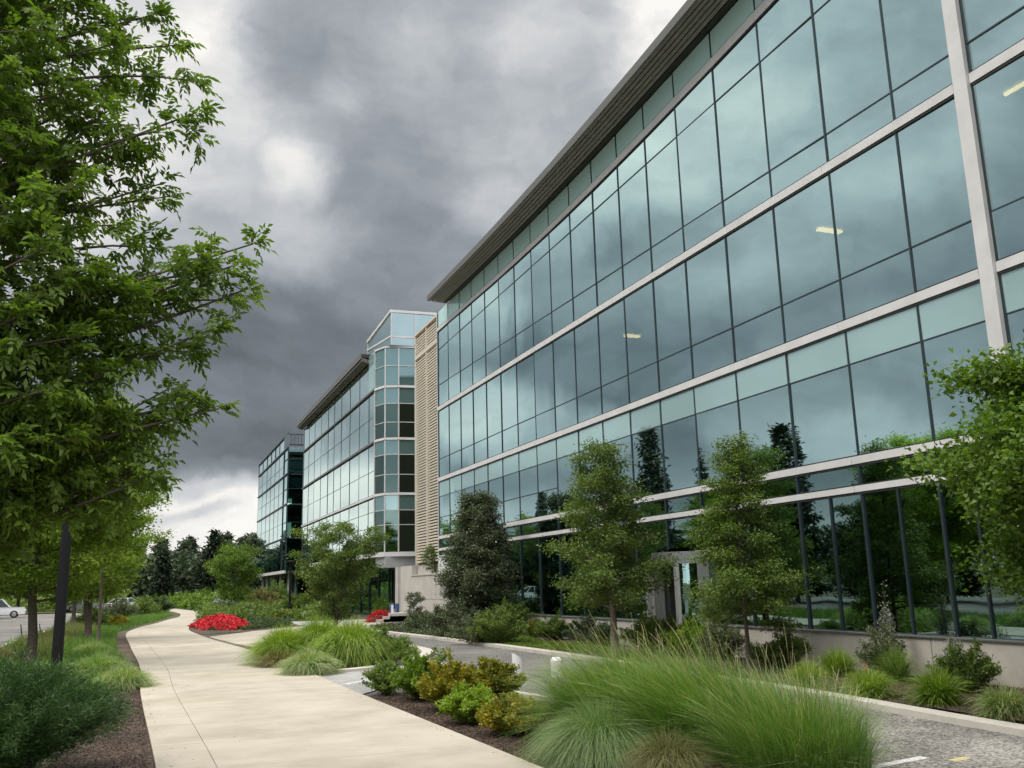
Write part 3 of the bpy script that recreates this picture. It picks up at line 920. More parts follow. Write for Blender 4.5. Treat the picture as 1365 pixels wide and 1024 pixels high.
def yband(name, parent, X, y0, y1, z0, z1, depth, m, n=1, back=.02, shadow_strip=True, gname='shadow_strip'):
    """horizontal metal band along Y standing proud of the plane X (outside is -X)"""
    mb, gb = MB(), MB()
    ys = np.linspace(y0, y1, n + 1)
    for i in range(n):
        a, b = ys[i] + (.005 if n > 1 else 0), ys[i + 1] - (.005 if n > 1 else 0)
        za, zb, ta, tb = zval(z0, a), zval(z0, b), zval(z1, a), zval(z1, b)
        mb.hexa([(X - depth, a, za), (X + back, a, za), (X + back, b, zb), (X - depth, b, zb), (X - depth, a, ta), (X + back, a, ta), (X + back, b, tb), (X - depth, b, tb)])
        if shadow_strip:  # dark strips below and above the band stand in for its shade
            for (p, q, r, s) in ((za - .05, za - .004, zb - .05, zb - .004), (ta + .004, ta + .03, tb + .004, tb + .03)):
                dd = depth * .7
                gb.hexa([(X - dd, a, p), (X + back, a, p), (X + back, b, r), (X - dd, b, r), (X - dd, a, q), (X + back, a, q), (X + back, b, s), (X - dd, b, s)])
    o = mb.build(name, m, parent)
    if shadow_strip: gb.build(gname, M['shadow'], o)
    return o


# ---- main building, facade on the plane x = 14 facing -x
FX = 14.0
office = empty('office_building', (FX, 45.7, 0), 'nearest glass office building with a bronze louvred roof overhang rising to the right', 'office building')
tr2 = lambda y: 12.13 - .0155 * (40 - y)
tr1 = lambda y: 14.27 + .0227 * (40 - y)
q_ = lambda y: max(0., 38 - max(y, 6.)) ** 2
tb1 = lambda y: 15.34 + .0021 * q_(y)
tb0 = lambda y: tb1(y) - .20 - .004 * (40 - y) * .8
sof = lambda y: 16.24 + .0019 * q_(y)
ybay = [45.72, 43.94, 42.05, 40.2, 38.35, 36.5, 34.65, 32.75, 30.9, 29.0, 27.1, 25.2, 23.35, 21.5, 19.5, 17.45, 15.4, 13.35, 11.78]
ybay2 = [11.42, 9.3, 7.2, 5.1, 1.5, -3.0, -8.0]
G1, G2, G3 = 'glass', 'glass_dark', 'spandrel'


def storeys(y0):
    left = y0 > 30.5
    f4 = [(11.05, tr2, 'glass'), (tr2, tr1, 'glass'), (tr1, tb0, 'glass')]
    top = [(tb1, sof, 'spandrel_skylit')]
    f3 = [(7.32, 8.28, 'glass'), (8.28, 10.82, 'glass')]
    f2 = ([(4.36, 5.28, 'glass'), (5.28, 6.34, 'glass')] if left else [(4.36, 6.34, 'glass')]) + [(6.34, 7.12, 'spandrel')]
    return f4, top, f3, f2


bays = [(ybay[i + 1], ybay[i]) for i in range(len(ybay) - 1)] + [(ybay2[i + 1], ybay2[i]) for i in range(len(ybay2) - 1)]
ENT = (21.5, 23.35)
for (ya, yb) in bays:
    f4, top, f3, f2 = storeys(ya)
    lastb = abs(ya - 11.78) < .01
    for rows in (f4 + [(tb0, tb1, 'glass'), top[0]], f3, f2):
        # outward is -x : run from larger y to smaller y... n=(d.y,-d.x) with d=(0,-1) -> (-1,0)
        window(office, (FX, yb), (FX, ya), rows, last=lastb, mw=.036 if yb > 26 else .044, md=.022, tm=.032)
    if ya < 38.2:
        y_top = 3.58
        rows = [(.72, y_top, 'glass_dark')]
        if ENT[0] - .1 < ya < ENT[1] - .1:
            rows = [(2.75, y_top, 'glass_dark')]
        w_ = window(office, (FX, yb), (FX, ya), rows + [(y_top, 3.74, 'glass_dark'), (3.74, 4.17, 'glass_dark')], last=lastb, mw=.06, md=.045, tm=.03)
        w_.name = 'shopfront_window' if False else 'window'
    else:
        window(office, (FX, yb), (FX, ya), [(2.44, 3.58, 'glass_dark'), (3.58, 3.74, 'glass_dark'), (3.74, 4.17, 'glass_dark')], mw=.04, md=.03)
# slim intermediate mullions of the ground floor near the column
mb = MB()
for y in (12.55, 14.4, 16.4):
    mb = MB(); mb.box(FX - .04, FX + .03, y - .022, y + .022, .74, 3.58); mb.build('ground_floor_mullion', M['mullion'], office)

yA, yB = 11.80, 45.75
for (nm, z0, z1, dp, n) in (('fourth_floor_band', 10.85, 11.05, .055, 9), ('third_floor_band', 7.13, 7.32, .055, 9), ('second_floor_band', 4.19, 4.35, .06, 9), ('lower_band', 3.60, 3.73, .06, 9)):
    yband(nm, office, FX, yA, yB, z0, z1, dp, M['band'], n)
    yband(nm, office, FX, -8, 11.435, z0 + .0, z1 + .0, dp, M['band'], n)
yband('roof_band', office, FX, yA, 45.75, tb0, tb1, .05, M['band'], 18)
yband('roof_band', office, FX, -8, 11.40, tb0, tb1, .10, M['band'], 6)
mb = MB(); mb.box(FX - .12, FX + .05, 11.44, 11.745, 3.0, 17.2); mb.build('facade_column', M['band'], office)
mb = MB(); mb.box(FX - .10, FX + .05, 11.47, 11.71, .05, 3.0); mb.build('facade_column', M['band'], office)
mb = MB(); mb.box(FX - .05, FX + .12, 45.76, 45.86, .3, 16.2); mb.build('corner_post', M['mullion_pale'], office)
# concrete base wall with panel joints
mb = MB()
ed = [-8, -4, 0, 3.5, 7, 10.4, 13.8, 17.2, 20.6, 24.0, 27.4, 30.8, 34.2, 38.3]
for i in range(len(ed) - 1):
    mb.box(13.78, 14.25, ed[i] + .008, ed[i + 1] - .008, -.2, .70)
mb.build('base_wall', M['concrete'], office, bevel=.012)
mb = MB(); mb.box(13.74, 13.97, -8, 38.3, .703, .73); mb.build('sill', M['fascia'], office)
# interior: slabs, core wall, columns
for (z0, z1) in ((3.95, 4.30), (7.14, 7.3), (10.85, 11.02), (16.3, 16.5)):
    mb = MB(); mb.box(14.22, 26, -8, 45.6, z0, z1); mb.build('floor_slab', M['floor_slab'], office)
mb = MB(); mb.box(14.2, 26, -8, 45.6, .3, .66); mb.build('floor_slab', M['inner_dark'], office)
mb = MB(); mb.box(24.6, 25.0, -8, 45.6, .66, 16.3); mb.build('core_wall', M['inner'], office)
mb = MB(); mb.box(14.2, 26, 45.62, 45.78, .3, 16.4); mb.build('end_wall', M['glass_pale'], office)
mb = MB(); mb.box(14.0, 26, -8.2, -8.02, 0, 18.0); mb.build('end_wall', M['concrete'], office)
for y in (14.2, 20.4, 27.0, 33.6, 40.0, 7.4, 1):
    mb = MB()
    for (z0, z1) in ((.66, 3.95), (4.3, 7.14), (7.3, 10.85), (11.02, 16.3)):
        mb.tube([(17.2, y, z0), (17.2, y, z1)], [.22, .22], 14)
    mb.build('interior_column', M['floor_slab'], office)
mb = MB()                                   # partition blinds and office fittings behind the glass
for (y0, y1, z0, z1, x) in ((19.6, 19.7, 8.3, 10.4, 15.2), (24.0, 24.1, 7.3, 10.84, 16), (32, 32.1, 7.3, 10.84, 16), (28, 28.1, 11.02, 14.5, 16)):
    mb.box(x, x + 2.2, y0, y1, z0, z1)
mb.build('partition', M['floor_slab'], office)
for (y0, y1, z0, z1) in ((23.45, 25.1, 9.6, 10.8), (32.85, 34.55, 12.9, 14.9), (15.5, 17.35, 5.2, 6.9), (27.2, 28.9, 5.5, 6.9), (36.6, 38.2, 9.2, 10.8)):
    mb = MB(); z = z0
    while z < z1: mb.box(14.30, 14.335, y0, y1, z, z + .045); z += .06
    mb.build('blind', M['floor_slab'], office)
for (x, y, L_, wd, z) in ((16.4, 18.25, .75, .16, 10.82), (16.5, 29.25, .6, .2, 10.82), (14.85, 10.9, 1.1, .07, 10.82)):
    mb = MB()
    mb.box(x - L_ / 2, x + L_ / 2, y - wd / 2, y + wd / 2, z - .05, z) if y > 12 else mb.box(x - wd / 2, x + wd / 2, y - L_ / 2, y + L_ / 2, z - .05, z)
    mb.build('ceiling_light', M['lamp'], office)
# roof overhang: fascia, five bronze louvre blades under it, dark inner slot
ysr = np.linspace(-8, 44.1, 27)
def along(profile, name, m):
    mb = MB(); npf = len(profile)
    for i in range(len(ysr) - 1):
        a, b = ysr[i], ysr[i + 1]; za, zb = sof(a), sof(b)
        for j in range(npf):
            (x0, h0), (x1, h1) = profile[j], profile[(j + 1) % npf]
            mb.quad([(x0, a, za + h0), (x1, a, za + h1), (x1, b, zb + h1), (x0, b, zb + h0)])
    for e, rev in ((0, 1), (-1, 0)):
        y = ysr[e]; z = sof(y); c = [(x, y, z + h) for x, h in profile]
        mb.quad(c if not rev else c[::-1])
    return mb.build(name, m, office)
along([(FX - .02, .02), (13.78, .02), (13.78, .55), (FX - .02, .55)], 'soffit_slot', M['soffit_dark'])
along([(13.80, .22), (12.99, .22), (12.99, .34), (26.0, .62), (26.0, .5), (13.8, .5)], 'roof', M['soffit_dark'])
for k in range(5):
    x = 13.72 - k * .155; h = .0 + k * .014
    along([(x, h), (x - .095, h + .035), (x - .095, h + .07), (x - .04, h + .20), (x, h + .20)], 'louver_blade', M['soffit'])
along([(12.97, .04), (12.92, .05), (12.91, .32), (12.97, .36)], 'fascia', M['fascia'])

# entrance: grey portal with a drum revolving door
def arc(cx, cy, r, a0, a1, n):
    return [(cx + r * math.cos(a0 + (a1 - a0) * i / n), cy + r * math.sin(a0 + (a1 - a0) * i / n)) for i in range(n + 1)]
ex, ey = 14.0, 22.42
def curved(name, r0, r1, z0, z1, a0, a1, m, n=14, parent=office):
    mb = MB(); A = arc(ex, ey, r1, a0, a1, n); B = arc(ex, ey, r0, a0, a1, n)
    for i in range(n):
        mb.hexa([(*A[i], z0), (*A[i + 1], z0), (*B[i + 1], z0), (*B[i], z0), (*A[i], z1), (*A[i + 1], z1), (*B[i + 1], z1), (*B[i], z1)])
    return mb.build(name, m, parent)
for y in (23.32, 21.38):
    mb = MB(); mb.box(13.72, 14.1, y, y + .17, .30, 2.64); mb.build('door_jamb', M['grey'], office)
drum = curved('door_canopy', .2, .98, 2.30, 2.62, math.pi * .5, math.pi * 1.5, M['grey'])
curved('drum_glass', .93, .95, .32, 2.30, math.pi * .55, math.pi * .80, M['glass_dark'], 8, drum)
curved('drum_glass', .93, .95, .32, 2.30, math.pi * 1.22, math.pi * 1.45, M['glass_dark'], 8, drum)
mb = MB()
for a in (.55, .80, 1.22, 1.45):
    x, y = ex + .94 * math.cos(math.pi * a), ey + .94 * math.sin(math.pi * a)
    mb = MB(); mb.box(x - .06, x + .06, y - .06, y + .06, .3, 2.3); mb.build('door_post', M['band'], drum)
mb = MB(); mb.box(13.0, 14.1, 21.4, 23.5, -.05, .30); mb.build('doorstep', M['concrete'], office)
mb = MB(); mb.box(13.2, 13.27, 22.5, 23.4, .32, 2.3); mb.build('grey_door_leaf', M['grey'], office)

# ---- beige louvred stair tower between the two blocks
tower = empty('louvered_tower', (14.1, 48.2, 0), 'beige tower of close horizontal louvres joining two glass blocks', 'tower')
LX = 14.10
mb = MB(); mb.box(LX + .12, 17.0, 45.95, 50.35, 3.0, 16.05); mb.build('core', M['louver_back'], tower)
mb = MB()
for (a, b) in ((46.06, 48.10), (48.22, 50.30)):
    z = 3.12
    while z < 15.95:
        if not (14.62 < z < 14.86):
            mb.hexa([(LX - .02, a, z), (LX + .11, a, z + .05), (LX + .11, b, z + .05), (LX - .02, b, z), (LX - .02, a, z + .085), (LX + .11, a, z + .12), (LX + .11, b, z + .12), (LX - .02, b, z + .085)])
        z += .155
mb.build('louvers', M['louver'], tower)
mb = MB(); mb.box(LX - .07, LX + .115, 48.1, 48.22, 3.0, 16.1); mb.build('centre_rail', M['louver'], tower)
mb = MB(); mb.box(LX - .07, LX + .115, 50.3, 50.42, 3.0, 16.1).box(LX - .07, LX + .115, 45.94, 46.06, 3.0, 16.1); mb.build('side_rail', M['louver'], tower)
mb = MB(); mb.box(LX - .09, LX + .10, 45.96, 50.4, 14.66, 14.82); mb.build('ledge', M['louver'], tower)
mb = MB(); mb.box(LX - .10, 17.0, 45.9, 50.45, 16.1, 16.22); mb.build('coping', M['louver'], tower)

# concrete terrace wall and stair block below the tower
tw = empty('terrace_wall', (14, 44, 0), 'pale concrete retaining wall of large panels under the louvred tower', 'wall')
mb = MB()
for (a, b) in ((38.35, 41.6), (41.62, 44.9), (44.92, 48.6), (48.62, 50.6)):
    for (z0, z1) in ((-.1, 1.18), (1.195, 2.42)):
        mb.box(13.82, 14.18, a, b, z0, z1)
mb.build('wall_panels', M['conc_panel'], tw, bevel=.01)
mb = MB(); mb.box(13.78, 14.2, 38.3, 50.6, 2.425, 2.50); mb.build('coping', M['conc_panel'], tw)
mb = MB(); mb.box(13.9, 14.3, 50.65, 53.2, -.1, 3.0); mb.build('pier', M['conc_panel'], tw)
mb = MB(); mb.box(14.2, 17, 46.0, 50.6, -.1, 3.0); mb.build('stair_block', M['conc_panel'], tw)
mb = MB()
for k in range(3): mb.box(12.0 + .35 * k, 13.8, 50.9, 53.0, -.1, .15 + .15 * k)
mb.build('step', M['conc_panel'], tw)
rl = empty('terrace_railing', (13.8, 42, 2.5), 'white slatted panel railing standing on the terrace wall', 'railing')
mb = MB()
y = 42.3
while y < 45.4: mb.box(13.86, 13.90, y, y + .13, 2.56, 3.3); y += .17
mb.build('slat', M['white'], rl)
mb = MB(); mb.box(13.84, 13.92, 42.2, 45.5, 3.3, 3.36).box(13.84, 13.92, 42.2, 45.5, 2.50, 2.56); mb.build('rail', M['white'], rl)

# ---- middle block
mid = empty('office_building', (13.3, 60, 0), 'middle glass office block with a faceted glazed corner tower above the entrance', 'office building')
MX = 13.3
my = [86.1, 83.2, 80.2, 77.0, 73.8, 71.2, 68.4, 65.2, 62.0, 59.1, 57.3]
lv = [3.92, 7.46, 10.91, 14.31]
for i in range(len(my) - 1):
    yb, ya = my[i], my[i + 1]
    pl = 'glass_pale'
    window(mid, (MX, yb), (MX, ya), [(3.98, 5.55, pl), (5.55, 6.5, pl), (6.5, 7.38, pl)], mw=.04, md=.02, tm=.03)
    window(mid, (MX, yb), (MX, ya), [(7.54, 9.1, pl), (9.1, 10.84, pl)], mw=.04, md=.02, tm=.03)
    window(mid, (MX, yb), (MX, ya), [(10.99, 12.6, pl), (12.6, 14.24, pl)], mw=.04, md=.02, tm=.03)
    window(mid, (MX, yb), (MX, ya), [(14.39, 16.45, pl)], mw=.04, md=.02, last=(i == len(my) - 2))
for nm, z, h, mt in (('second_floor_band', 3.68, .28, 'band'), ('third_floor_band', 7.39, .14, 'band'), ('fourth_floor_band', 10.85, .13, 'fascia'), ('fifth_floor_band', 14.25, .13, 'fascia')):
    yband(nm, mid, MX, 57.3, 86.1, z, z + h, .12, M[mt])
# corner tower footprint
CP = [(13.30, 57.28), (13.66, 56.12), (14.45, 55.82), (15.50, 55.72), (16.9, 55.62), (18.4, 55.55)]
KP = [(13.30, 59.6), (13.92, 55.66), (15.45, 55.62), (16.9, 55.56), (18.4, 55.5)]
KZ = [18.0, 19.1, 19.1, 19.1, 19.1]
seg = [(CP[i], CP[i + 1]) for i in range(5)]
crown_z = [18.45, 18.75, 19.1, 19.1, 19.1, 19.1]
for i, (a, b) in enumerate(seg):
    gg = 'glass_green'
    for rows in ([(3.98, 5.6, gg), (5.6, 6.5, gg), (6.5, 7.4, 'spandrel_dark')], [(7.6, 8.7, gg), (8.7, 9.95, gg), (9.95, 10.85, 'spandrel_dark')],
                 [(11.05, 12.0, gg), (12.0, 13.2, gg), (13.2, 14.2, 'spandrel_dark')], [(14.4, 15.65, 'spandrel_dark'), (15.65, 16.8, 'spandrel_dark')]):
        window(mid, a, b, rows, mw=.08, md=.06, mm='mullion_pale', last=(i == 4))
for i in range(4):
    za_, zb_ = KZ[i], KZ[i + 1]
    window(mid, KP[i], KP[i + 1], [(16.95, 17.50, 'glass_pale'), (17.50, (lambda y, a_=KP[i][1], b_=KP[i + 1][1], u=za_, v=zb_: u + (v - u) * (a_ - y) / max(a_ - b_, 1e-6)), 'glass_pale')], mw=.06, md=.04, mm='mullion_pale', last=(i == 3))
def poly_band(name, parent, pts, z0, z1, out_, m):
    mb = MB(); P = [np.array(p, float) for p in pts]; O = []
    for i, p in enumerate(P):
        d = P[min(i + 1, len(P) - 1)] - P[max(i - 1, 0)]; d /= np.linalg.norm(d); O.append(p + np.array([d[1], -d[0]]) * out_)
    zz0 = z0 if isinstance(z0, (list, tuple)) else [z0] * len(P); zz1 = z1 if isinstance(z1, (list, tuple)) else [z1] * len(P)
    for i in range(len(P) - 1):
        mb.hexa([(*O[i], zz0[i]), (*O[i + 1], zz0[i + 1]), (*P[i + 1], zz0[i + 1]), (*P[i], zz0[i]), (*O[i], zz1[i]), (*O[i + 1], zz1[i + 1]), (*P[i + 1], zz1[i + 1]), (*P[i], zz1[i])])
    return mb.build(name, m, parent)
for z, h in ((7.42, .15), (10.87, .15), (14.22, .15), (16.82, .11)):
    poly_band('corner_band', mid, CP, z, z + h, .09, M['band'])
poly_band('crown_cap', mid, KP, KZ, [z + .17 for z in KZ], .08, M['band'])
poly_band('crown_inner_band', mid, KP, 17.45, 17.56, .05, M['band'])
mb = MB(); mb.quad([(13.32, 59.6, 16.93), (13.32, 57.2, 16.93), (13.93, 55.7, 16.93), (18.4, 55.56, 16.93), (18.4, 59.6, 16.93)]); mb.build('crown_deck', M['floor_slab'], mid)
mb = MB(); mb.box(MX - .07, MX + .1, 57.4, 58.95, 14.42, 16.9); mb.build('corner_pier', M['spandrel'], mid)
# entrance canopy under the corner
poly_band('canopy_ledge', mid, [(13.3, 60)] + CP, 3.68, 3.95, .14, M['band'])
mb = MB(); mb.hexa([(13.35, 57.2, 3.02), (13.7, 55.9, 3.02), (17, 55.7, 3.02), (17, 60, 3.02), (13.35, 57.2, 3.675), (13.7, 55.9, 3.675), (17, 55.7, 3.675), (17, 60, 3.675)]); mb.build('canopy', M['grey'], mid)
mb = MB(); mb.box(14.25, 14.72, 55.2, 55.8, -.1, 3.02); mb.build('column', M['conc_panel'], mid)
mb = MB(); mb.box(14.1, 14.9, 55.0, 56.0, -.1, .55); mb.build('column_foot', M['conc_panel'], mid)
mb = MB(); mb.box(15.6, 17.0, 55.4, 55.7, -.1, 3.7); mb.build('side_wall', M['inner'], mid)
# recessed ground floor, slabs, core, roof
mb = MB(); mb.box(15.2, 15.3, 60.5, 86, 0, 3.68).box(16.6, 18, 55.8, 60.5, 0, 3.68); mb.build('ground_floor_glazing', M['glass_dark'], mid)
mb = MB()
for y in np.arange(61, 86, 2.9):
    mb = MB(); mb.box(15.12, 15.2, y, y + .07, 0, 3.68); mb.build('ground_floor_mullion', M['mullion'], mid)
for z in (3.70, 7.3, 10.80, 14.2, 16.5):
    mb = MB(); mb.box(MX + .22, 24, 57.6, 86, z, z + .22); mb.build('floor_slab', M['floor_slab'], mid)
    if z > 3.9:
        mb = MB(); mb.quad([(13.7, 57.6, z + .1), (14.5, 56.0, z + .1), (15.5, 55.75, z + .1), (19, 55.75, z + .1), (19, 57.6, z + .1)]); mb.build('floor_slab', M['floor_slab'], mid)
mb = MB(); mb.box(18.5, 23.8, 55.6, 85.9, 0, 16.5).box(15.32, 18.5, 60.6, 85.9, 0.0, 3.6); mb.build('core', M['inner'], mid)
mb = MB(); mb.box(16.2, 18.4, 57.8, 58.0, 4.0, 16.4); mb.build('core_wall', M['inner'], mid)
mb = MB(); mb.box(MX - .02, 24, 86.12, 86.3, 3.7, 16.5); mb.build('end_wall', M['glass_dark'], mid)
# roof overhang
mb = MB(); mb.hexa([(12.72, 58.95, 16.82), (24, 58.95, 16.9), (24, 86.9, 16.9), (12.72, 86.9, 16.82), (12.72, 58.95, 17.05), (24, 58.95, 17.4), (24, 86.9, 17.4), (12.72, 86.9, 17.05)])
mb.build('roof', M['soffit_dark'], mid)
for k in range(5):
    x = 13.22 - k * .10; z = 16.46 + k * .03
    mb = MB(); mb.box(x - .055, x, 58.98, 86.85, z, z + .24); mb.build('louver_blade', M['soffit'], mid)
mb = MB(); mb.box(12.66, 12.715, 58.9, 86.9, 16.72, 17.1); mb.build('fascia', M['fascia'], mid)

# ---- far block
far = empty('office_building', (13.3, 98, 0), 'farthest glass office block with a glass parapet beside the conifer woods', 'office building')
fy = [123.0, 118.6, 114.4, 110.4, 106.8, 103.2, 99.8]
for i in range(len(fy) - 1):
    yb, ya = fy[i], fy[i + 1]
    for j, (z0, z1, z2) in enumerate(((3.75, 5.2, 6.9), (7.05, 8.6, 10.3), (10.45, 11.9, 13.4), (13.55, 14.6, 16.1))):
        pl = 'glass_pale'
        window(far, (13.3, yb), (13.3, ya), [(z0, z1, 'glass_dark' if j == 0 else pl), (z1, z2, pl)], mw=.05, md=.02, tm=.03)
    window(far, (13.3, yb), (13.3, ya), [(16.3, 17.6, 'glass_pale')], mw=.06, md=.05)
for z, h in ((3.45, .3), (6.92, .12), (10.32, .12), (13.42, .12), (16.12, .16), (17.6, .12)):
    yband('floor_band', far, 13.3, 96.3, 123.0, z, z + h, .14, M['band'] if z < 4 else M['mullion'], shadow_strip=False)
for j, (z0, z2) in enumerate(((3.75, 6.9), (7.05, 10.3), (10.45, 13.4), (13.55, 16.1))):
    window(far, (13.3, 99.4), (13.3, 96.3), [(z0, z0 + 1.5, 'glass'), (z0 + 1.5, z2, 'glass')], mw=.12, md=.08, last=True)
    window(far, (13.3, 96.3), (16.5, 96.3), [(z0, z0 + 1.5, 'glass_dark'), (z0 + 1.5, z2, 'glass_dark')], mw=.10, md=.08)
    window(far, (16.5, 96.3), (20, 96.3), [(z0, z0 + 1.5, 'glass_dark'), (z0 + 1.5, z2, 'glass_dark')], mw=.10, md=.08)
mb = MB(); mb.box(13.35, 20, 96.2, 96.28, 16.4, 16.55)
for x in np.arange(13.5, 20, .35): mb.box(x, x + .05, 96.22, 96.27, 16.55, 17.5)
mb.box(13.35, 20, 96.2, 96.28, 17.5, 17.62)
mb.build('parapet_rail', M['mullion'], far)
for z in (3.5, 6.9, 10.3, 13.4, 16.1):
    mb = MB(); mb.box(13.6, 24, 96.6, 122.8, z, z + .14); mb.build('floor_slab', M['floor_slab'], far)
mb = MB(); mb.box(17.5, 23.5, 99, 122.6, 0, 16.0); mb.build('core', M['inner'], far)
mb = MB(); mb.box(14.9, 15, 99.5, 122.5, 0, 3.45); mb.build('ground_floor_glazing', M['glass_dark'], far)
mb = MB()
for y in (99.6, 106, 112, 118, 122.4):
    mb = MB(); mb.tube([(14.2, y, 0), (14.2, y, 3.45)], [.2, .2], 10); mb.build('column', M['conc_panel'], far)
# ------------------------------------------------------------------ vegetation, street furniture, cars
def rayd(px, py):
    return _fw + (px - 682.5) / F * RT - (py - 512.0) / F * UP


def G(px, py, z=0.):
    """point of the ground that the photograph shows at this pixel"""
    d = rayd(px, py); t = (z - EYE) / d[2]
    return np.array([d[0] * t, d[1] * t])


def at(px, py, Y):
    d = rayd(px, py); t = Y / d[1]
    return np.array([d[0] * t, Y, EYE + d[2] * t])


# ---- the big ash-leaved tree at the left edge
def ash_tree():
    rng = np.random.default_rng(11)
    T = np.array([-3.3, 9.8, 0.])
    root = empty('street_tree', (0, 0, 0), 'huge nearest tree with feathery compound leaves overhanging the left edge of the path', 'tree')
    mb = MB()
    hs = np.linspace(0, 10.5, 12)
    tp = np.array([[T[0] + .10 * math.sin(h * .9), T[1] + .08 * math.cos(h * .7), h] for h in hs])
    mb.tube(tp, [.20 * (1 - .085 * i) + .02 for i in range(12)], 12)
    ends = []
    for (px, py, Y) in [(205, 20, 9.6), (262, 108, 9.4), (240, 60, 9.8), (228, 170, 9.2), (262, 150, 9.0), (215, 245, 9.3), (225, 262, 9.6), (150, 60, 9.0), (190, 120, 9.5), (170, 200, 9.2),
                        (338, 325, 9.0), (318, 352, 8.9), (330, 385, 9.1), (292, 360, 9.2), (298, 400, 9.3), (280, 440, 9.0), (262, 372, 9.4), (240, 400, 9.1), (255, 470, 9.2),
                        (292, 545, 9.0), (262, 538, 9.1), (240, 560, 9.3), (222, 520, 9.5), (206, 610, 9.2), (196, 636, 9.0), (176, 600, 9.3), (150, 560, 9.0), (165, 640, 9.4),
                        (120, 650, 9.2), (95, 635, 9.0), (60, 640, 9.1), (20, 650, 9.0), (140, 500, 8.8), (100, 450, 8.6), (160, 420, 8.9), (190, 470, 9.2), (205, 330, 9.3),
                        (150, 300, 8.8), (100, 250, 8.5), (60, 330, 8.3), (120, 350, 8.6), (30, 420, 8.4), (60, 520, 8.5), (20, 580, 8.6), (90, 580, 8.7), (100, 120, 8.8), (40, 180, 8.4),
                        (60, 40, 8.6), (10, 90, 8.5), (110, 10, 9.2), (170, -30, 9.4), (70, -80, 9.0), (10, 280, 8.3)]:
        ends.append((at(px, py, Y), 1.0))
    for i in range(118):
        px, py = rng.uniform(-350, 190), rng.uniform(-260, 650)
        ends.append((at(px, py, rng.uniform(8.6, 11.5)), .9))
    P, A, V = [], [], []
    for e, dens in ends:
        dist = np.linalg.norm(e[:2] - T[:2])
        z0 = float(np.clip(e[2] - dist * rng.uniform(.25, .55) - .2, 1.9, 9.6))
        b = np.array([np.interp(z0, hs, tp[:, 0]), np.interp(z0, hs, tp[:, 1]), z0])
        mid = (b + e) / 2 + np.array([rng.normal() * .3, rng.normal() * .4, dist * rng.uniform(-.08, .2)])
        bp = bez(b, mid, e, 9)
        r0 = .018 + .005 * dist
        mb.tube(bp, [r0 * (1 - .88 * k / 8) + .003 for k in range(9)], 6, cap=False)
        d0 = unit(e - b)
        cv = rng.normal() * .45
        nsub = int(15 * dens)
        for j in range(nsub):
            u = .30 + .70 * (j + rng.uniform()) / nsub
            k = min(int(u * 8), 7); f = u * 8 - k
            pb = bp[k] * (1 - f) + bp[k + 1] * f
            sd = unit(d0 * .55 + rng.normal(size=3) * np.array([.7, .7, .45]) + np.array([0, 0, .12]))
            sl = rng.uniform(.22, .60) * (1.2 - .55 * u)
            pe = pb + sd * sl - np.array([0, 0, sl * .12])
            mb.tube([pb, (pb + pe) / 2 + np.array([0, 0, sl * .05]), pe], [.007, .005, .002], 3, cap=False)
            nl = int(sl / .034)
            for a in range(nl):
                w_ = (a + .8) / nl
                P.append(pb * (1 - w_) + pe * w_ + rng.normal(size=3) * .02)
                A.append(sd * .7 + rng.normal(size=3) * .75 + np.array([0, 0, .1])); V.append(cv + rng.normal() * .6)
        for a in range(6):
            P.append(e + rng.normal(size=3) * .03); A.append(d0 + rng.normal(size=3) * .6); V.append(cv)
    P, A, V = np.array(P), np.array(A), np.array(V)
    parts = compound_leaves(rng, P, A, .165, 3, .092, .037, .26)
    v = np.clip(.45 + V * .14, 0, 1)
    me = npmesh('crown', np.concatenate(parts), 4, [LM['ash']], np.tile(np.repeat(v, 4), len(parts)))
    mb.build('trunk', M['bark'], root, smooth=True)
    link('crown', me, root)


ash_tree()

ov = lambda R: (lambda t: R * (math.sin(math.pi * min(max(t * .9 + .08, 0), 1)) ** .6))
cone = lambda R, p=.8, m=.12: (lambda t: R * (min(1, (t + m) / .28)) * (1 - max(t - .18, 0) / .84) ** p + .12)

tree('young_street_tree', 'yellow-green leafy tree with a straight brown trunk beside the black lamp post', (-2.75, 29, GZ), seed=21, h=7.6, th=1.75, prof=ov(2.95), nb=74, leaf='simple', lm=LM['lime'], lpc=38, spread=.20, size=.105, sub=8, r0=.14, up=1.0, tint=.62, lean=(-.1, 0))
tree('young_street_tree', 'shadier green tree with twin dark trunks behind the lamp post on the left verge', (-1.95, 43, GZ), seed=22, h=7.4, th=1.5, prof=ov(2.5), nb=56, leaf='simple', lm=LM['lime'], lpc=34, spread=.2, size=.12, sub=6, r0=.12, up=1.0, tint=.50, stems=2)
tree('young_street_tree', 'round green tree between the parking road and the bend of the path', (-3.4, 58, GZ), seed=23, h=8.0, th=1.6, prof=ov(2.8), nb=34, leaf='simple', lm=LM['green'], lpc=22, spread=.2, size=.14, sub=6, r0=.12, tint=.6)
tree('young_street_tree', 'airy small tree with sparse twigs showing against the bright horizon', (-1.45, 39.5, GZ), seed=24, h=6.1, th=2.4, prof=ov(1.5), nb=22, leaf='simple', lm=LM['lime'], lpc=8, spread=.12, size=.10, sub=5, r0=.07, tint=.55)
# trees beyond the parking road
src = None
for i, (x, y, s) in enumerate([(-17, 112, 1.05), (-12.5, 116, .95), (-8.5, 114, 1.1), (-22, 118, 1.2), (-4.0, 122, .9)]):
    lab = 'green tree beyond the far kerb of the parking road'
    if src is None:
        src = tree('roadside_tree', lab, (x, y, GZ), group='trees beyond the parking road', seed=31, h=9.5, th=1.6, prof=ov(4.0), nb=34, leaf='simple', lm=LM['green'], lpc=16, spread=.35, size=.26, sub=6, r0=.18, tint=.5)
    else:
        copy_thing(src, (x, y, GZ), i * 1.3, s)

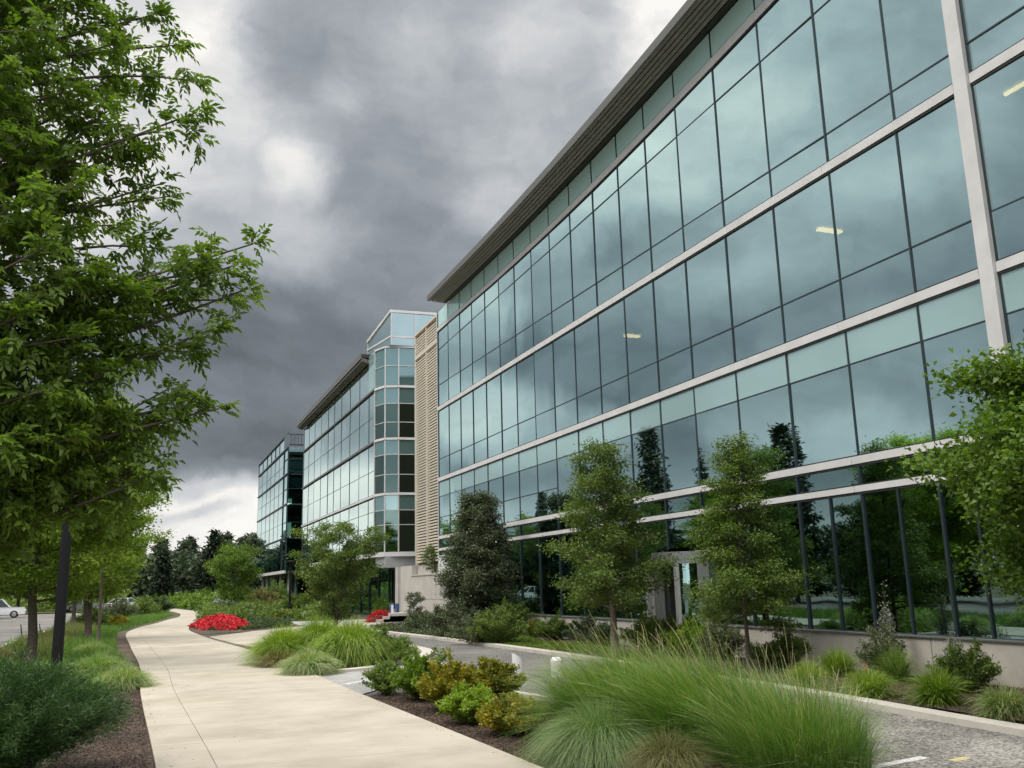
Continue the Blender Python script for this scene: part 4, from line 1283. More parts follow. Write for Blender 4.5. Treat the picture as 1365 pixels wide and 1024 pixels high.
# big maple in front of the facade, mostly beyond the right edge
tree('maple_tree', 'bright green maple crown in front of the glass at the right edge', (12.25, 8.2, GZ), seed=41, h=5.0, th=.95, prof=(lambda t: 2.35 * math.sin(math.pi * min(1, t * .86 + .12)) ** .55), nb=76, leaf='simple', lm=LM['maple'], lpc=56, spread=.18, size=.085, aspect=.75, sub=8, r0=.10, up=1.1, tint=.55)
# trees in the border along the facade
tree('columnar_tree', 'dense grey-green conical tree near the concrete terrace wall', (12.1, 34.4, GZ), seed=42, h=5.55, th=.35, prof=(lambda t: 1.22 * (min(1, (t + .16) / .34)) ** .6 * (1 - max(t - .25, 0) / .80) ** .75 + .08), rv=(.88, 1.06), nb=80, leaf='simple', lm=LM['olive'], lpc=60, spread=.15, size=.085, sub=7, r0=.06, rise=.55, tint=.5)
tree('facade_tree', 'tall irregular green tree left of the entrance with a bare grey trunk', (11.62, 22.4, GZ), seed=43, h=5.75, th=1.12, prof=(lambda t: (1.34 if t < .3 else 1.10 - .85 * (t - .3)) * min(1, (t + .12) / .2)), rv=(.55, 1.15), nb=60, bark='bark_pale', leaf='simple', lm=LM['green'], lpc=34, spread=.15, size=.08, sub=7, r0=.105, tint=.55, lean=(-.12, .1))
tree('facade_tree', 'layered fine-leaved young tree with a thin brown trunk right of the entrance', (11.95, 17.0, GZ), seed=45, h=5.25, th=.95, prof=(lambda t: 1.20 * min(1, (t + .16) / .26) * max(0, 1 - max(t - .10, 0) * 1.11) ** 1.0 + .10), rv=(.6, 1.2), nb=58, leaf='simple', lm=LM['green'], lpc=28, spread=.12, size=.072, sub=7, r0=.05, rise=.10, tint=.52, up=1.6)
tree('multi_stem_tree', 'loose multi-stemmed green tree at the corner of the middle block', (8.25, 43.2, GZ), seed=46, h=4.75, th=.25, prof=ov(1.55), nb=60, leaf='simple', lm=LM['green'], lpc=24, spread=.14, size=.10, sub=6, stems=4, r0=.06, rise=.6, tint=.55)
tree('birch_tree', 'light green birch rising behind the bed of red flowers', (7.35, 84, GZ), seed=47, h=5.6, th=.8, prof=ov(2.0), nb=36, leaf='simple', lm=LM['maple'], lpc=26, spread=.22, size=.16, sub=5, r0=.09, rise=.5, tint=.6)
tree('small_tree', 'narrow young bush in front of the pale concrete wall', (12.75, 46.2, GZ), 'small tree', seed=48, h=1.6, th=.15, prof=ov(.42), nb=22, leaf='simple', lm=LM['olive'], lpc=20, spread=.08, size=.07, sub=3, r0=.02, rise=.6)
tree('small_tree', 'narrow dark bush on top of the terrace wall under the louvres', (14.0, 47.1, 2.5), 'small tree', seed=49, h=1.35, th=.05, prof=ov(.42), nb=20, leaf='simple', lm=LM['green'], lpc=22, spread=.09, size=.07, sub=3, r0=.02, rise=.6, tint=.35)

# conifer wood closing the view
def far_wood():
    rng = np.random.default_rng(77)
    base = []
    for s in range(4):
        mb, me = conifer_mesh(200 + s, 12, 3.4 + .5 * s, LM['wood'], 17, 6, 1.0)
        V = np.empty(len(me.vertices) * 3, np.float32); me.vertices.foreach_get('co', V)
        a = np.empty(len(me.vertices), np.float32); me.attributes['v'].data.foreach_get('value', a)
        base.append((V.reshape(-1, 3), a)); bpy.data.meshes.remove(me)
    Vs, As = [], []
    for i in range(190):
        x = rng.uniform(-85, 60); y = rng.uniform(150, 185) + abs(x) * .15
        s = rng.uniform(.50, .88) * (1.0 + (.10 if x > 6 else 0))
        V, a = base[i % 4]
        th = rng.uniform(0, 6.28); c, n_ = math.cos(th), math.sin(th)
        Q = V * s
        Q = np.stack([Q[:, 0] * c - Q[:, 1] * n_, Q[:, 0] * n_ + Q[:, 1] * c, Q[:, 2]], 1) + np.array([x, y, 0])
        Vs.append(Q); As.append(np.clip(a + rng.normal() * .15, 0, 1))
    # undergrowth along its edge
    n = 26000
    P = np.stack([rng.uniform(-85, 60, n), rng.uniform(143, 152, n), rng.uniform(0, 1, n) ** .7 * (6.2 + 1.2 * np.sin(np.linspace(0, 40, n)))], 1)
    q = simple_leaves(rng, P, .9, .6)
    Vs.append(q); As.append(np.repeat(np.clip(rng.normal(size=n) * .2 + .55, 0, 1), 4))
    me = npmesh('far_wood', np.concatenate(Vs), 4, [LM['wood']], np.concatenate(As))
    tag(link('far_wood', me), 'dark conifer wood along the horizon at the end of the path', None, None, 'stuff')


far_wood()
conifer('conifer', 'tallest broad dark conifer standing above the far woods beside the farthest block', (8.6, 128, GZ), 9.6, 3.4, 301, size=.6, lay=22, needles=7)
conifer('conifer', 'slim pointed conifer on the far woods skyline left of the tallest one', (2.6, 140, GZ), 7.6, 1.9, 302, size=.6, lay=20, needles=6)

# trees across the parking road, mirrored in the glass
mc = None
for i, (x, y, h) in enumerate([(-18, 98, 10.4), (-18.5, 81, 17.5), (-18, 70, 13.2), (-17, 57.5, 13.2), (-19, 49, 8.5), (-18, 44, 8.2), (-20, 110, 13), (-21, 37, 9)]):
    if mc is None:
        mc = conifer('conifer', 'dark conifer across the parking road, mirrored in the office glass', (x, y, GZ), 12., 2.9, 311, 'conifers mirrored in the glass', size=.5, lay=24, needles=8)
        mc.scale = (h / 12,) * 3
    else:
        copy_thing(mc, (x, y, GZ), i * 1.1, (.5 + .5 * h / 12, .5 + .5 * h / 12, h / 12))
mt = None
for i in range(19):
    x, y = -17.5 - 2.2 * ((i * 7) % 3), 12 + i * 5.4
    s = .72 + .1 * ((i * 5) % 4)
    if mt is None:
        mt = tree('roadside_tree', 'leafy dark tree in the row mirrored by the ground-floor glass', (x, y, GZ), group='trees mirrored in the ground-floor glass', seed=61, h=7.2, th=.5, prof=ov(3.3), nb=40, leaf='simple', lm=LM['shade'], lpc=22, spread=.32, size=.26, sub=7, r0=.16, tint=.5)
    else:
        copy_thing(mt, (x, y, GZ), i * 1.7, (1.15, 1.15, s))

# ---- shrubs along the facade border, measured from the photograph's ground line
def S(name, label, px, py, seed, rx, h, n, size, lm, xmax=13.1, **kw):
    p = G(px, py); k = min(1, xmax / p[0]) if p[0] > 0 else 1
    if seed < 520: rx, h, n = rx * 1.22, h * 1.32, int(n * 1.9)
    return shrub(name, label, (p[0] * k, p[1] * k, GZ), seed, rx, rx, h, n, size, LM[lm], **kw)


S('low_shrub', 'grey-green sprawling shrub at the far end of the facade border', 578, 842, 501, 1.25, .75, 5200, .085, 'olive')
S('low_shrub', 'grey-green mounded shrub below the conical tree, left of centre', 612, 850, 502, 1.2, .85, 5600, .085, 'olive')
S('low_shrub', 'dusty green shrub hugging the kerb below the conical tree', 643, 857, 503, .95, .7, 5000, .075, 'olive', tint=.62)
S('low_shrub', 'fresh green shrub with a few yellow leaves by the drive kerb', 664, 858, 504, .85, .85, 5200, .075, 'green', tint=.7)
S('low_shrub', 'round green shrub against the base wall right of the conical tree', 683, 848, 505, .9, .95, 5200, .075, 'green', tint=.55)
S('low_shrub', 'small reddish shrub against the base wall between green ones', 712, 838, 506, .4, .5, 1500, .06, 'yellow', tint=.3)
S('low_shrub', 'spiky dark green shrub under the base wall, half way along the mulch', 738, 842, 507, .65, .6, 3600, .07, 'green', tint=.35, spiky=.5)
S('low_shrub', 'dark purple-green low shrub just left of the bare grey trunk', 785, 848, 508, .7, .6, 3800, .065, 'olive', tint=.3)
S('low_shrub', 'narrow dark shrub directly left of the grey trunk foot', 806, 848, 509, .45, .5, 2400, .06, 'olive', tint=.25)
S('low_shrub', 'leafy green shrub right of the grey trunk in front of the door', 868, 862, 510, .75, .75, 5200, .065, 'green', tint=.6)
S('low_shrub', 'dark green shrub at the foot of the grey portal', 893, 850, 511, .7, .75, 4600, .065, 'green', tint=.4)
S('low_shrub', 'yellow-green spreading shrub below the entrance', 925, 874, 512, .75, .65, 6000, .06, 'lime', tint=.7)
S('low_shrub', 'grey-leaved open shrub left of the thin brown trunk', 966, 872, 513, .55, .65, 3600, .06, 'olive', tint=.75)
S('low_shrub', 'small dark shrub right behind the thin brown trunk', 1022, 880, 514, .4, .4, 2400, .05, 'green', tint=.35)
S('low_shrub', 'green shrub against the base wall left of the yellow-green tufts', 1052, 886, 515, .5, .55, 4200, .055, 'green', tint=.65)
S('low_shrub', 'dark bushy shrub behind the largest green tuft near the base wall', 1292, 922, 516, .5, .6, 4200, .05, 'green', tint=.5, xmax=13.2)
S('low_shrub', 'soft grey-green shrub behind the second row of tufts', 1178, 905, 517, .42, .75, 3200, .05, 'olive', tint=.7, xmax=13.2)
S('low_shrub', 'low grey hedge bush in front of the terrace wall', 620, 832, 518, 1.0, 1.0, 5200, .08, 'shade', tint=.7, xmax=12.6)
S('low_shrub', 'second dark bush in front of the terrace wall beside the conical tree', 668, 835, 519, .95, .95, 4600, .08, 'shade', tint=.7, xmax=12.8)
S('seed_head_plant', 'taller silvery plume plant standing before the glass', 1190, 900, 520, .16, 1.45, 1500, .05, 'silverplant', xmax=13.3, cat='plant', spiky=.35, aspect=.35, lumps=5, base=.15)
S('seed_head_plant', 'shorter silvery plume plant near the right edge of the bed', 1275, 905, 521, .2, .95, 1100, .045, 'silverplant', xmax=13.4, cat='plant', spiky=.5, aspect=.35, lumps=5, base=.1)

# yellow-green tufts in the mulch by the drive
TUFTS = [
    ('pale yellow-green tuft nearest the thin brown trunk', 1078, 912, .50, .46, 'tuft', .75),
    ('large lime-coloured tuft behind the first pair, close to the base wall', 1117, 899, .60, .58, 'tuft', .65),
    ('wide yellow-green tuft close to the kerb with a tiny orange flower', 1160, 928, .60, .50, 'tuft', .62),
    ('darker green tall tuft under the silvery plume', 1194, 908, .52, .66, 'grass', .62),
    ('biggest deep lime tuft near the kerb', 1251, 936, .62, .58, 'tuft', .45),
    ('green tuft at the right edge of the frame by the kerb', 1342, 952, .55, .46, 'grass', .75),
    ('light green rounded tuft tucked behind the biggest one, by the base wall', 1290, 914, .50, .55, 'grass', .70),
]
for i, (lb, px, py, r, h, lmk, tn) in enumerate(TUFTS):
    p = G(px, py); p = p * min(1, 13.3 / p[0])
    grass('grass_tuft', lb, (p[0], p[1], GZ), group=None, seed=600 + i, n=1900, rb=.15, h=h * 1.12, reach=r * .84, lm=LM[lmk], w=.0145, seg=5, tint=tn, arch=.85, tilt=.6, hv=.4)
fl = G(1157, 925)
mbf = MB(); mbf.tube([(fl[0], fl[1], .2), (fl[0], fl[1], .42)], [.004, .004], 4).tube([(fl[0], fl[1], .42), (fl[0], fl[1], .455)], [.022, .014], 7)
tag(mbf.build('flower', M['red']), 'single orange-red flower poking out of a wide tuft', 'flower')

# arching grasses and shrub on the island beyond the apron
for i, (lb, px, py, r, h, tn, lmk, nn) in enumerate([
    ('bright green arching grass at the left tip of the island', 378, 884, .95, 1.05, .62, 'tuft', 4200),
    ('tallest bright arching grass in the middle of the island', 425, 880, 1.05, 1.25, .50, 'tuft', 5200),
    ('bright arching grass leaning to the right on the island', 470, 886, 1.0, 1.20, .60, 'tuft', 4600),
    ('short greyer tuft at the front of the island by the path', 412, 897, .60, .62, .65, 'silver', 2600),
    ('small tawny tuft at the front left of the island', 372, 888, .45, .5, .5, 'tawny', 1800)]):
    p = G(px, py)
    grass('arching_grass', lb, (p[0], p[1], GZ), seed=620 + i, n=int(nn * 1.5), rb=.36, h=h * 1.12, reach=r, lm=LM[lmk], w=.021, seg=5, tint=tn, arch=1.2, tilt=.5)
S('island_shrub', 'dark green rounded shrub at the right tip of the island', 508, 884, 641, .95, .85, 9000, .07, 'green', tint=.55)
S('island_shrub', 'bright leafy shrub at the front of the island between the arching grasses', 447, 889, 643, .7, .75, 8000, .06, 'maple', tint=.6)
S('island_shrub', 'small leafy shrub trailing over the island kerb', 532, 876, 642, .5, .5, 3000, .06, 'green', tint=.5)

# yellowing shrubs beside the path
for i, (lb, px, py, r, h, lmk, tn, n, spk) in enumerate([
    ('small dark-leaved shrub at the corner of the bed by the apron', 514, 922, .36, .52, 'green', .6, 3000, .3),
    ('olive-green shrub with tall bare shoots, first of the yellow group', 562, 930, .50, .66, 'lime', .40, 5600, .9),
    ('golden-yellow shrub in the middle of the bed', 605, 944, .48, .62, 'yellow', .55, 6200, .5),
    ('yellow-green low shrub nearest the path edge', 628, 960, .38, .46, 'lime', .75, 5200, .3),
    ('amber-tinged shrub with an upright shoot behind the golden one', 655, 938, .50, .62, 'yellow', .42, 5800, .95),
    ('rusty yellow shrub touching the big feathery grass', 684, 974, .38, .42, 'yellow', .5, 5600, .3)]):
    p = G(px, py)
    shrub('yellow_shrub', lb, (p[0], p[1], GZ), 650 + i, r * 1.28, r * 1.28, h * 1.08, int(n * 2.5), .052, LM[lmk], tint=tn, spiky=spk, aspect=.6, lumps=9)

# the foreground grasses
grass('feathery_grass', 'big feathery green grass mass in the foreground, the left-hand clump', (5.82, 10.85, GZ), seed=701, n=9500, rb=.72, h=1.30, reach=.75, lm=LM['grass'], w=.0085, seg=6, lean=(-.20, -.02), tint=.46, arch=.7, tilt=.35, rx=1.25, ry=.8, hv=.3, stalks=.045)
grass('feathery_grass', 'big feathery green grass mass in the foreground, centre clump beside the drive', (6.25, 9.75, GZ), seed=702, n=9500, rb=.72, h=1.22, reach=.75, lm=LM['grass'], w=.0080, seg=6, lean=(-.24, 0), tint=.42, arch=.7, tilt=.35, rx=1.1, ry=1., hv=.3, stalks=.045)
grass('feathery_grass', 'nearest right-hand clump of feathery grass with thin upright stalks over the road', (6.35, 8.35, GZ), seed=703, n=8000, rb=.66, h=1.0, reach=.6, lm=LM['grass'], w=.0065, seg=6, lean=(-.12, 0), tint=.40, arch=.5, tilt=.35, rx=1.05, ry=1.1, hv=.35, stalks=.07)
grass('arching_tuft', 'drooping pale fountain of grass at the path edge in the foreground', (4.85, 9.85, GZ), seed=704, n=7500, rb=.30, h=.82, reach=.85, lm=LM['silver'], w=.0058, seg=6, tint=.42, arch=1.5, tilt=.4, lean=(-.08, -.08))
grass('arching_tuft', 'low tawny-based tuft at the bottom edge between the grasses', (5.2, 8.9, GZ), seed=705, n=3800, rb=.25, h=.55, reach=.6, lm=LM['tawny'], w=.0055, seg=5, tint=.45, arch=1.4, tilt=.45)

# left verge
shrub('feathery_shrub', 'large blue-green feathery bush in the bottom left corner', (-1.25, 11.9, GZ), 721, 1.28, 1.25, 1.22, 84000, .075, LM['blue'], aspect=.13, tint=.5, lumps=34, up=.2, cat='shrub')
shrub('feathery_shrub', 'second blue-green feathery bush behind the corner one', (-2.3, 15.2, GZ), 722, 1.1, 1.1, 1.0, 34000, .09, LM['blue'], aspect=.15, tint=.55, lumps=30, up=.2, cat='shrub')
for i, (lb, x, y, r, h, lmk, tn, n) in enumerate([
    ('green tuft with a tawny base leaning over the left edge of the path', -.25, 21.6, .62, .62, 'grass', .7, 3600),
    ('taller green tuft behind the leaning one on the left verge', -.85, 24.2, .75, .8, 'grass', .6, 3600),
    ('soft green tuft at the foot of the black lamp post', -1.7, 22.5, .75, .75, 'grass', .55, 3200),
    ('broad green tuft left of the lamp post foot', -2.6, 20.6, .9, .85, 'grass', .5, 3600),
    ('green tuft near the brown trunk foot', -3.1, 25.8, .8, .7, 'grass', .65, 2800),
    ('low tuft by the mulch strip beyond the leaning tuft', -.75, 28.5, .6, .6, 'silver', .5, 2400),
    ('tawny tuft between the trunk and the parking road', -3.9, 32, .8, .65, 'tawny', .5, 2400),
    ('small pale tuft beside the far left path edge', -1.4, 34, .7, .6, 'grass', .75, 2000)]):
    grass('verge_grass', lb, (x, y, GZ), seed=730 + i, n=n, rb=.28, h=h, reach=r, lm=LM[lmk], w=.010, seg=4, tint=tn, arch=1.1, tilt=.45)
for i, (lb, px, py, r, h, lmk, tn) in enumerate([
    ('grey-green bush between the left trees and the path bend', 160, 826, 1.5, 1.4, 'olive', .6),
    ('round green bush beside the path bend', 190, 822, 1.6, 1.5, 'green', .65),
    ('dark purple-grey bush right beside the path bend', 214, 819, 1.3, 1.5, 'shade', .8),
    ('low tan bush by the left verge', 150, 836, 1.0, .6, 'yellow', .6),
    ('leafy green bush at the foot of the twin trunks', 120, 838, 1.1, 1.1, 'green', .6)]):
    p = G(px, py)
    shrub('verge_bush', lb, (p[0], p[1], GZ), 745 + i, r, r, h, 5200, .12, LM[lmk], tint=tn)
# bushes right of the path, around the birch and the far blocks
for i, (lb, px, py, r, h, lmk, tn) in enumerate([
    ('light green bush left of the birch', 272, 812, 2.0, 2.3, 'maple', .6),
    ('light green bush right of the birch', 322, 812, 2.0, 2.2, 'maple', .5),
    ('brownish bush before the farthest block', 350, 814, 2.0, 2.0, 'tawny', .5),
    ('green bush below the white band of the farthest block', 366, 812, 2.2, 2.6, 'green', .6),
    ('grey-leaved low bush behind the red flower bed', 310, 820, 1.7, .9, 'olive', .7),
    ('sage-coloured low bush right of the red flower bed', 340, 824, 1.5, .8, 'olive', .6),
    ('green bush left of the multi-stemmed tree', 398, 822, 1.5, 1.5, 'green', .55),
    ('bright green low bush beside the curve of the path', 262, 811, 1.9, 1.2, 'lime', .6),
    ('pale boulder-side bush behind the flower bed', 292, 815, 1.2, 1.1, 'silverplant', .4),
    ('rust-coloured low bush at the foot of the distant lamp post', 380, 826, .8, .5, 'yellow', .3)]):
    p = G(px, py)
    shrub('landscape_bush', lb, (p[0], p[1], GZ), 760 + i, r, r, h, 5600, .15, LM[lmk], tint=tn)


def scatter(name, label, poly, n, h, size, lm, seed, blades=False, tint=.5, w=.01, aspect=.5, avoid=None):
    """ground cover nobody could count: small blades or leaves over a polygon"""
    rng = np.random.default_rng(seed); poly = np.array(poly, float)
    lo, hi = poly.min(0), poly.max(0); pts = np.zeros((0, 2))
    while len(pts) < n:
        q = rng.uniform(lo, hi, (n * 2, 2)); ins = np.zeros(len(q), bool); j = len(poly) - 1
        for i in range(len(poly)):
            c = ((poly[i, 1] > q[:, 1]) != (poly[j, 1] > q[:, 1])) & (q[:, 0] < (poly[j, 0] - poly[i, 0]) * (q[:, 1] - poly[i, 1]) / (poly[j, 1] - poly[i, 1] + 1e-12) + poly[i, 0])
            ins ^= c; j = i
        pts = np.concatenate([pts, q[ins]])
    pts = pts[:n]
    ph = np.sin(pts[:, 0] * 1.3 + 2 * np.sin(pts[:, 1] * .5)) * np.cos(pts[:, 1] * .9 + np.sin(pts[:, 0] * .8))
    if blades:
        L_ = h * rng.uniform(.4, 1.1, n) * (1 + .35 * ph)
        P = np.stack([pts[:, 0], pts[:, 1], np.full(n, GZ)], 1)
        A = rng.normal(size=(n, 3)) * .45; A[:, 2] = 1
        q = leaf_quads(P, A, rand_dirs(rng, n), L_, w * np.ones(n), .05)
    else:
        z = GZ + rng.uniform(0, 1, n) * h * (1 + .5 * ph)
        P = np.stack([pts[:, 0], pts[:, 1], z], 1)
        q = simple_leaves(rng, P, size, aspect, .6)
    v = np.clip(tint + .16 * ph + rng.normal(size=n) * .15, 0, 1)
    tag(link(name, npmesh(name, q, 4, [LM[lm]], np.repeat(v, 4))), label, None, None, 'stuff')


scatter('verge_turf', 'rough grass of the left verge', [(-4.6, 14), (-.9, 14), (-.45, 24), (-.9, 40), (-1.1, 52), (-.3, 60), (.6, 66), (1.5, 74), (2.6, 86), (-3.0, 88), (-4.0, 62), (-4.6, 45)], 60000, .42, 0, 'grass', 801, True, .38, .018)
scatter('tawny_turf', 'dry tawny grass beside the parking road', [(-4.6, 30), (-2.6, 30), (-2.2, 60), (-3.9, 66)], 9000, .5, 0, 'tawny', 802, True, .5, .02)
scatter('meadow_cover', 'green ground cover around the far bends of the path', [(3.3, 66), (6, 66), (8.5, 60), (10, 56), (12.5, 62), (12.9, 124), (5.6, 124), (5.6, 96), (5.6, 84), (4.6, 74)], 52000, .75, .22, 'green', 803, False, .55)
scatter('hedge_cover', 'low green hedge rows in front of the conifer wood', [(-40, 126), (-1, 126), (-3, 146), (-40, 146)], 12000, 1.9, .6, 'green', 804, False, .6)
scatter('hedge_cover', 'light green rows right of the path end', [(5.8, 97), (12.5, 97), (12.5, 140), (0, 148), (4.4, 120)], 20000, 1.3, .42, 'maple', 805, False, .5)
scatter('border_cover', 'low creeping plants at the kerb of the facade border', [(10.9, 24), (12.4, 24), (12.8, 36), (10.5, 37), (10.7, 31)], 26000, .16, .05, 'lime', 806, False, .35)
scatter('border_cover', 'low plants at the far end of the facade border', [(10.3, 34), (13.0, 34), (13.3, 44), (9.9, 44)], 22000, .32, .07, 'olive', 807, False, .5)
scatter('flower_border_cover', 'dark low planting around the red bed', [(4.6, 48.5), (7.6, 51.5), (7.6, 60), (6.4, 64), (6.3, 54)], 9000, .3, .10, 'shade', 808, False, .8)
for nm, poly, n, sd in (('mulch_chips', [(-.95, 7), (.22, 7), (.15, 18), (.05, 27), (-.8, 27)], 26000, 811), ('mulch_chips', [(4.08, 6), (4.0, 10), (3.85, 17.2), (5.4, 17.4), (6.4, 15), (6.5, 6)], 52000, 812), ('mulch_chips', [(10.8, 5), (13.7, 5), (13.7, 24), (10.95, 24), (10.7, 14)], 42000, 813)):
    rng = np.random.default_rng(sd); poly = np.array(poly, float); lo, hi = poly.min(0), poly.max(0)
    q = rng.uniform(lo, hi, (n * 3, 2)); ins = np.zeros(len(q), bool); j = len(poly) - 1
    for i in range(len(poly)):
        ins ^= ((poly[i, 1] > q[:, 1]) != (poly[j, 1] > q[:, 1])) & (q[:, 0] < (poly[j, 0] - poly[i, 0]) * (q[:, 1] - poly[i, 1]) / (poly[j, 1] - poly[i, 1] + 1e-12) + poly[i, 0]); j = i
    q = q[ins][:n]; m_ = len(q)
    zb = MZ + (.03 if lo[0] > 8 else 0)
    P = np.stack([q[:, 0], q[:, 1], zb + rng.uniform(.002, .022, m_)], 1)
    A = rng.normal(size=(m_, 3)); A[:, 2] *= .22
    Q = leaf_quads(P, A, rand_dirs(rng, m_) * .6 + np.array([0, 0, 1.]), rng.uniform(.012, .05, m_), rng.uniform(.006, .016, m_), .05)
    tag(link(nm, npmesh(nm, Q, 4, [LM['chip']], np.repeat(rng.uniform(0, 1, m_) ** 1.6, 4))), 'loose bark chips scattered over the mulch', None, None, 'stuff')

rng = np.random.default_rng(830)
m_ = 520
t = rng.uniform(0, 1, m_); yy = rng.uniform(6, 40, m_)
plv, prv = np.array(PL), np.array(PR)
xa, xb = np.interp(yy, plv[:, 1], plv[:, 0]), np.interp(yy, prv[:, 1], prv[:, 0])
ed_ = np.where(rng.uniform(size=m_) < .7, np.where(t < .5, t * .12, 1 - (1 - t) * .12), t)
P = np.stack([xa + (xb - xa) * ed_, yy, np.full(m_, .006)], 1)
A = rng.normal(size=(m_, 3)); A[:, 2] = .05
tag(link('leaf_litter', npmesh('leaf_litter', leaf_quads(P, A, rand_dirs(rng, m_) * .3 + np.array([0, 0, 1.]), rng.uniform(.015, .05, m_), rng.uniform(.008, .022, m_), .1), 4, [LM['tawny']], np.repeat(rng.uniform(0, 1, m_), 4))), 'dry fallen leaf bits along the edges of the path', None, None, 'stuff')

# ---- red flowers
def red_bed(name, label, cx, cy, rx, ry, h, n, size, seed):
    rng = np.random.default_rng(seed)
    root = empty(name, (cx, cy, GZ), label, 'flower bed')
    a = rng.uniform(0, 6.283, n); r = np.sqrt(rng.uniform(0, 1, n))
    r = r * (1 + .10 * np.sin(a * 7) + .06 * np.sin(a * 13 + 1))
    z = h * np.maximum(0, 1 - r ** 2.2) + .05 + .10 * np.sin(a * 5 + r * 9) * np.sin(a * 11 + r * 5)
    P = np.stack([rx * r * np.cos(a), ry * r * np.sin(a), z + rng.normal(size=n) * .03], 1)
    q = simple_leaves(rng, P, size, .9, 1.6)
    link('blossoms', npmesh('blossoms', q, 4, [LM['red']], np.repeat(np.clip(rng.normal(size=n) * .22 + .55, 0, 1), 4)), root)
    m = n
    a = rng.uniform(0, 6.283, m); r = np.sqrt(rng.uniform(0, 1, m)) * 1.03
    P = np.stack([rx * r * np.cos(a), ry * r * np.sin(a), np.maximum(0, h * (1 - r ** 2.4)) * rng.uniform(.1, .97, m)], 1)
    q = simple_leaves(rng, P, size, .5, .8)
    link('leaves', npmesh('leaves', q, 4, [LM['shade']], np.repeat(np.clip(rng.normal(size=m) * .2 + .6, 0, 1), 4)), root)


red_bed('flower_bed', 'mounded bed of bright red flowers at the fork of the path', 4.15, 55.0, 1.5, 5.4, .50, 13000, .075, 821)
red_bed('flower_bed', 'small strip of red flowers beside the entrance column', 12.35, 51.5, .9, .45, .55, 1800, .07, 822)
shrub('box_bush', 'clipped green bush behind the small red flower strip', (12.9, 53.2, GZ), 823, .75, .6, 1.25, 3600, .08, LM['maple'], tint=.35, lumps=10)

# ---- lamp posts, bollards, boards
def lamp_post(label, x, y, h, r, head):
    root = empty('lamp_post', (x, y, GZ), label, 'lamp post')
    mb = MB(); mb.tube([(x, y, GZ), (x, y, .45), (x, y, .46), (x, y, h)], [r * 1.0, r * 1.0, r * .92, r * .8], 16); mb.build('pole', M['black'], root, smooth=False)
    mb = MB(); mb.tube([(x, y, GZ + .0), (x, y, .10)], [r * 1.7, r * 1.5], 16); mb.build('base_plate', M['black'], root)
    mb = MB(); mb.tube([(x, y, h), (x, y, h + .06), (x, y, h + .12), (x, y, h + .16)], [head * .3, head, head, head * .2], 20); mb.build('lamp_head', M['black'], root)


lamp_post('thick black lamp post standing in grass by the left trees', -1.47, 20.6, 4.1, .115, .34)
lamp_post('thin dark lamp post in front of the far glass blocks', 8.95, 62.5, 3.55, .085, .32)
bp_ = G(690, 912)
br = empty('bollard', (bp_[0], bp_[1], -.05), 'white bollard with a slanted top on the drive behind the yellow shrubs', 'bollard')
mb = MB(); x, y = bp_
n = 16; ring = [(math.cos(2 * math.pi * k / n), math.sin(2 * math.pi * k / n)) for k in range(n)]
zt_ = lambda cx_: .42 - .45 * cx_
base = len(mb.v)
for k, (c, s) in enumerate(ring): mb.v.append((x + .085 * c, y + .085 * s, -.05))
for k, (c, s) in enumerate(ring): mb.v.append((x + .10 * c, y + .10 * s, (.52 - .06 * c)))
for k in range(n): mb.f.append((k, (k + 1) % n, n + (k + 1) % n, n + k)); mb.m.append(0)
mb.f.append(tuple(range(n, 2 * n))); mb.m.append(0)
mb.build('post', M['white'], br)
mb = MB(); mb.tube([(x, y, -.05), (x, y, -.03)], [.16, .15], 16); mb.build('foot', M['grey'], br)
b2 = G(742, 900)
br2 = empty('bollard', (b2[0], b2[1], -.05), 'second white bollard half hidden by the feathery grass', 'bollard')
mb = MB(); mb.tube([(b2[0], b2[1], -.05), (b2[0], b2[1], .30), (b2[0], b2[1], .36)], [.11, .12, .08], 16); mb.build('post', M['white'], br2)
mb = MB(); mb.tube([(b2[0], b2[1], -.05), (b2[0], b2[1], -.03)], [.17, .16], 16); mb.build('foot', M['grey'], br2)
for i, (lb, x) in enumerate((('narrow blue and white board left of the entrance column foot', 13.18), ('narrow dark blue board beside the entrance column foot', 13.5))):
    r_ = empty('sign_board', (x, 52.4, 0), lb, 'sign board')
    mb = MB(); mb.box(x - .11, x + .11, 52.37, 52.43, .12, .95); mb.build('board', M['blue'], r_)
    mb = MB(); mb.box(x - .04, x + .09, 52.35, 52.367, .18, .88); mb.build('panel', M['white'], r_) if i == 0 else mb.build('panel', M['carblue'], r_)
    mb = MB(); mb.box(x - .14, x + .14, 52.25, 52.55, -.01, .03).box(x - .02, x + .02, 52.38, 52.42, .03, .12); mb.build('stand', M['black'], r_)
# thin snapped stakes on the left verge
for i, (lb, px, py) in enumerate((('thin dark stake leaning on the verge by the parking road', 55, 850), ('short dark marker post beside the brown trunk', 30, 856))):
    p = G(px, py)
    mb = MB(); mb.tube([(p[0], p[1], GZ), (p[0] - .12, p[1], .62 + .1 * i)], [.03, .02], 6)
    tag(mb.build('stake', M['black']), lb, 'stake')


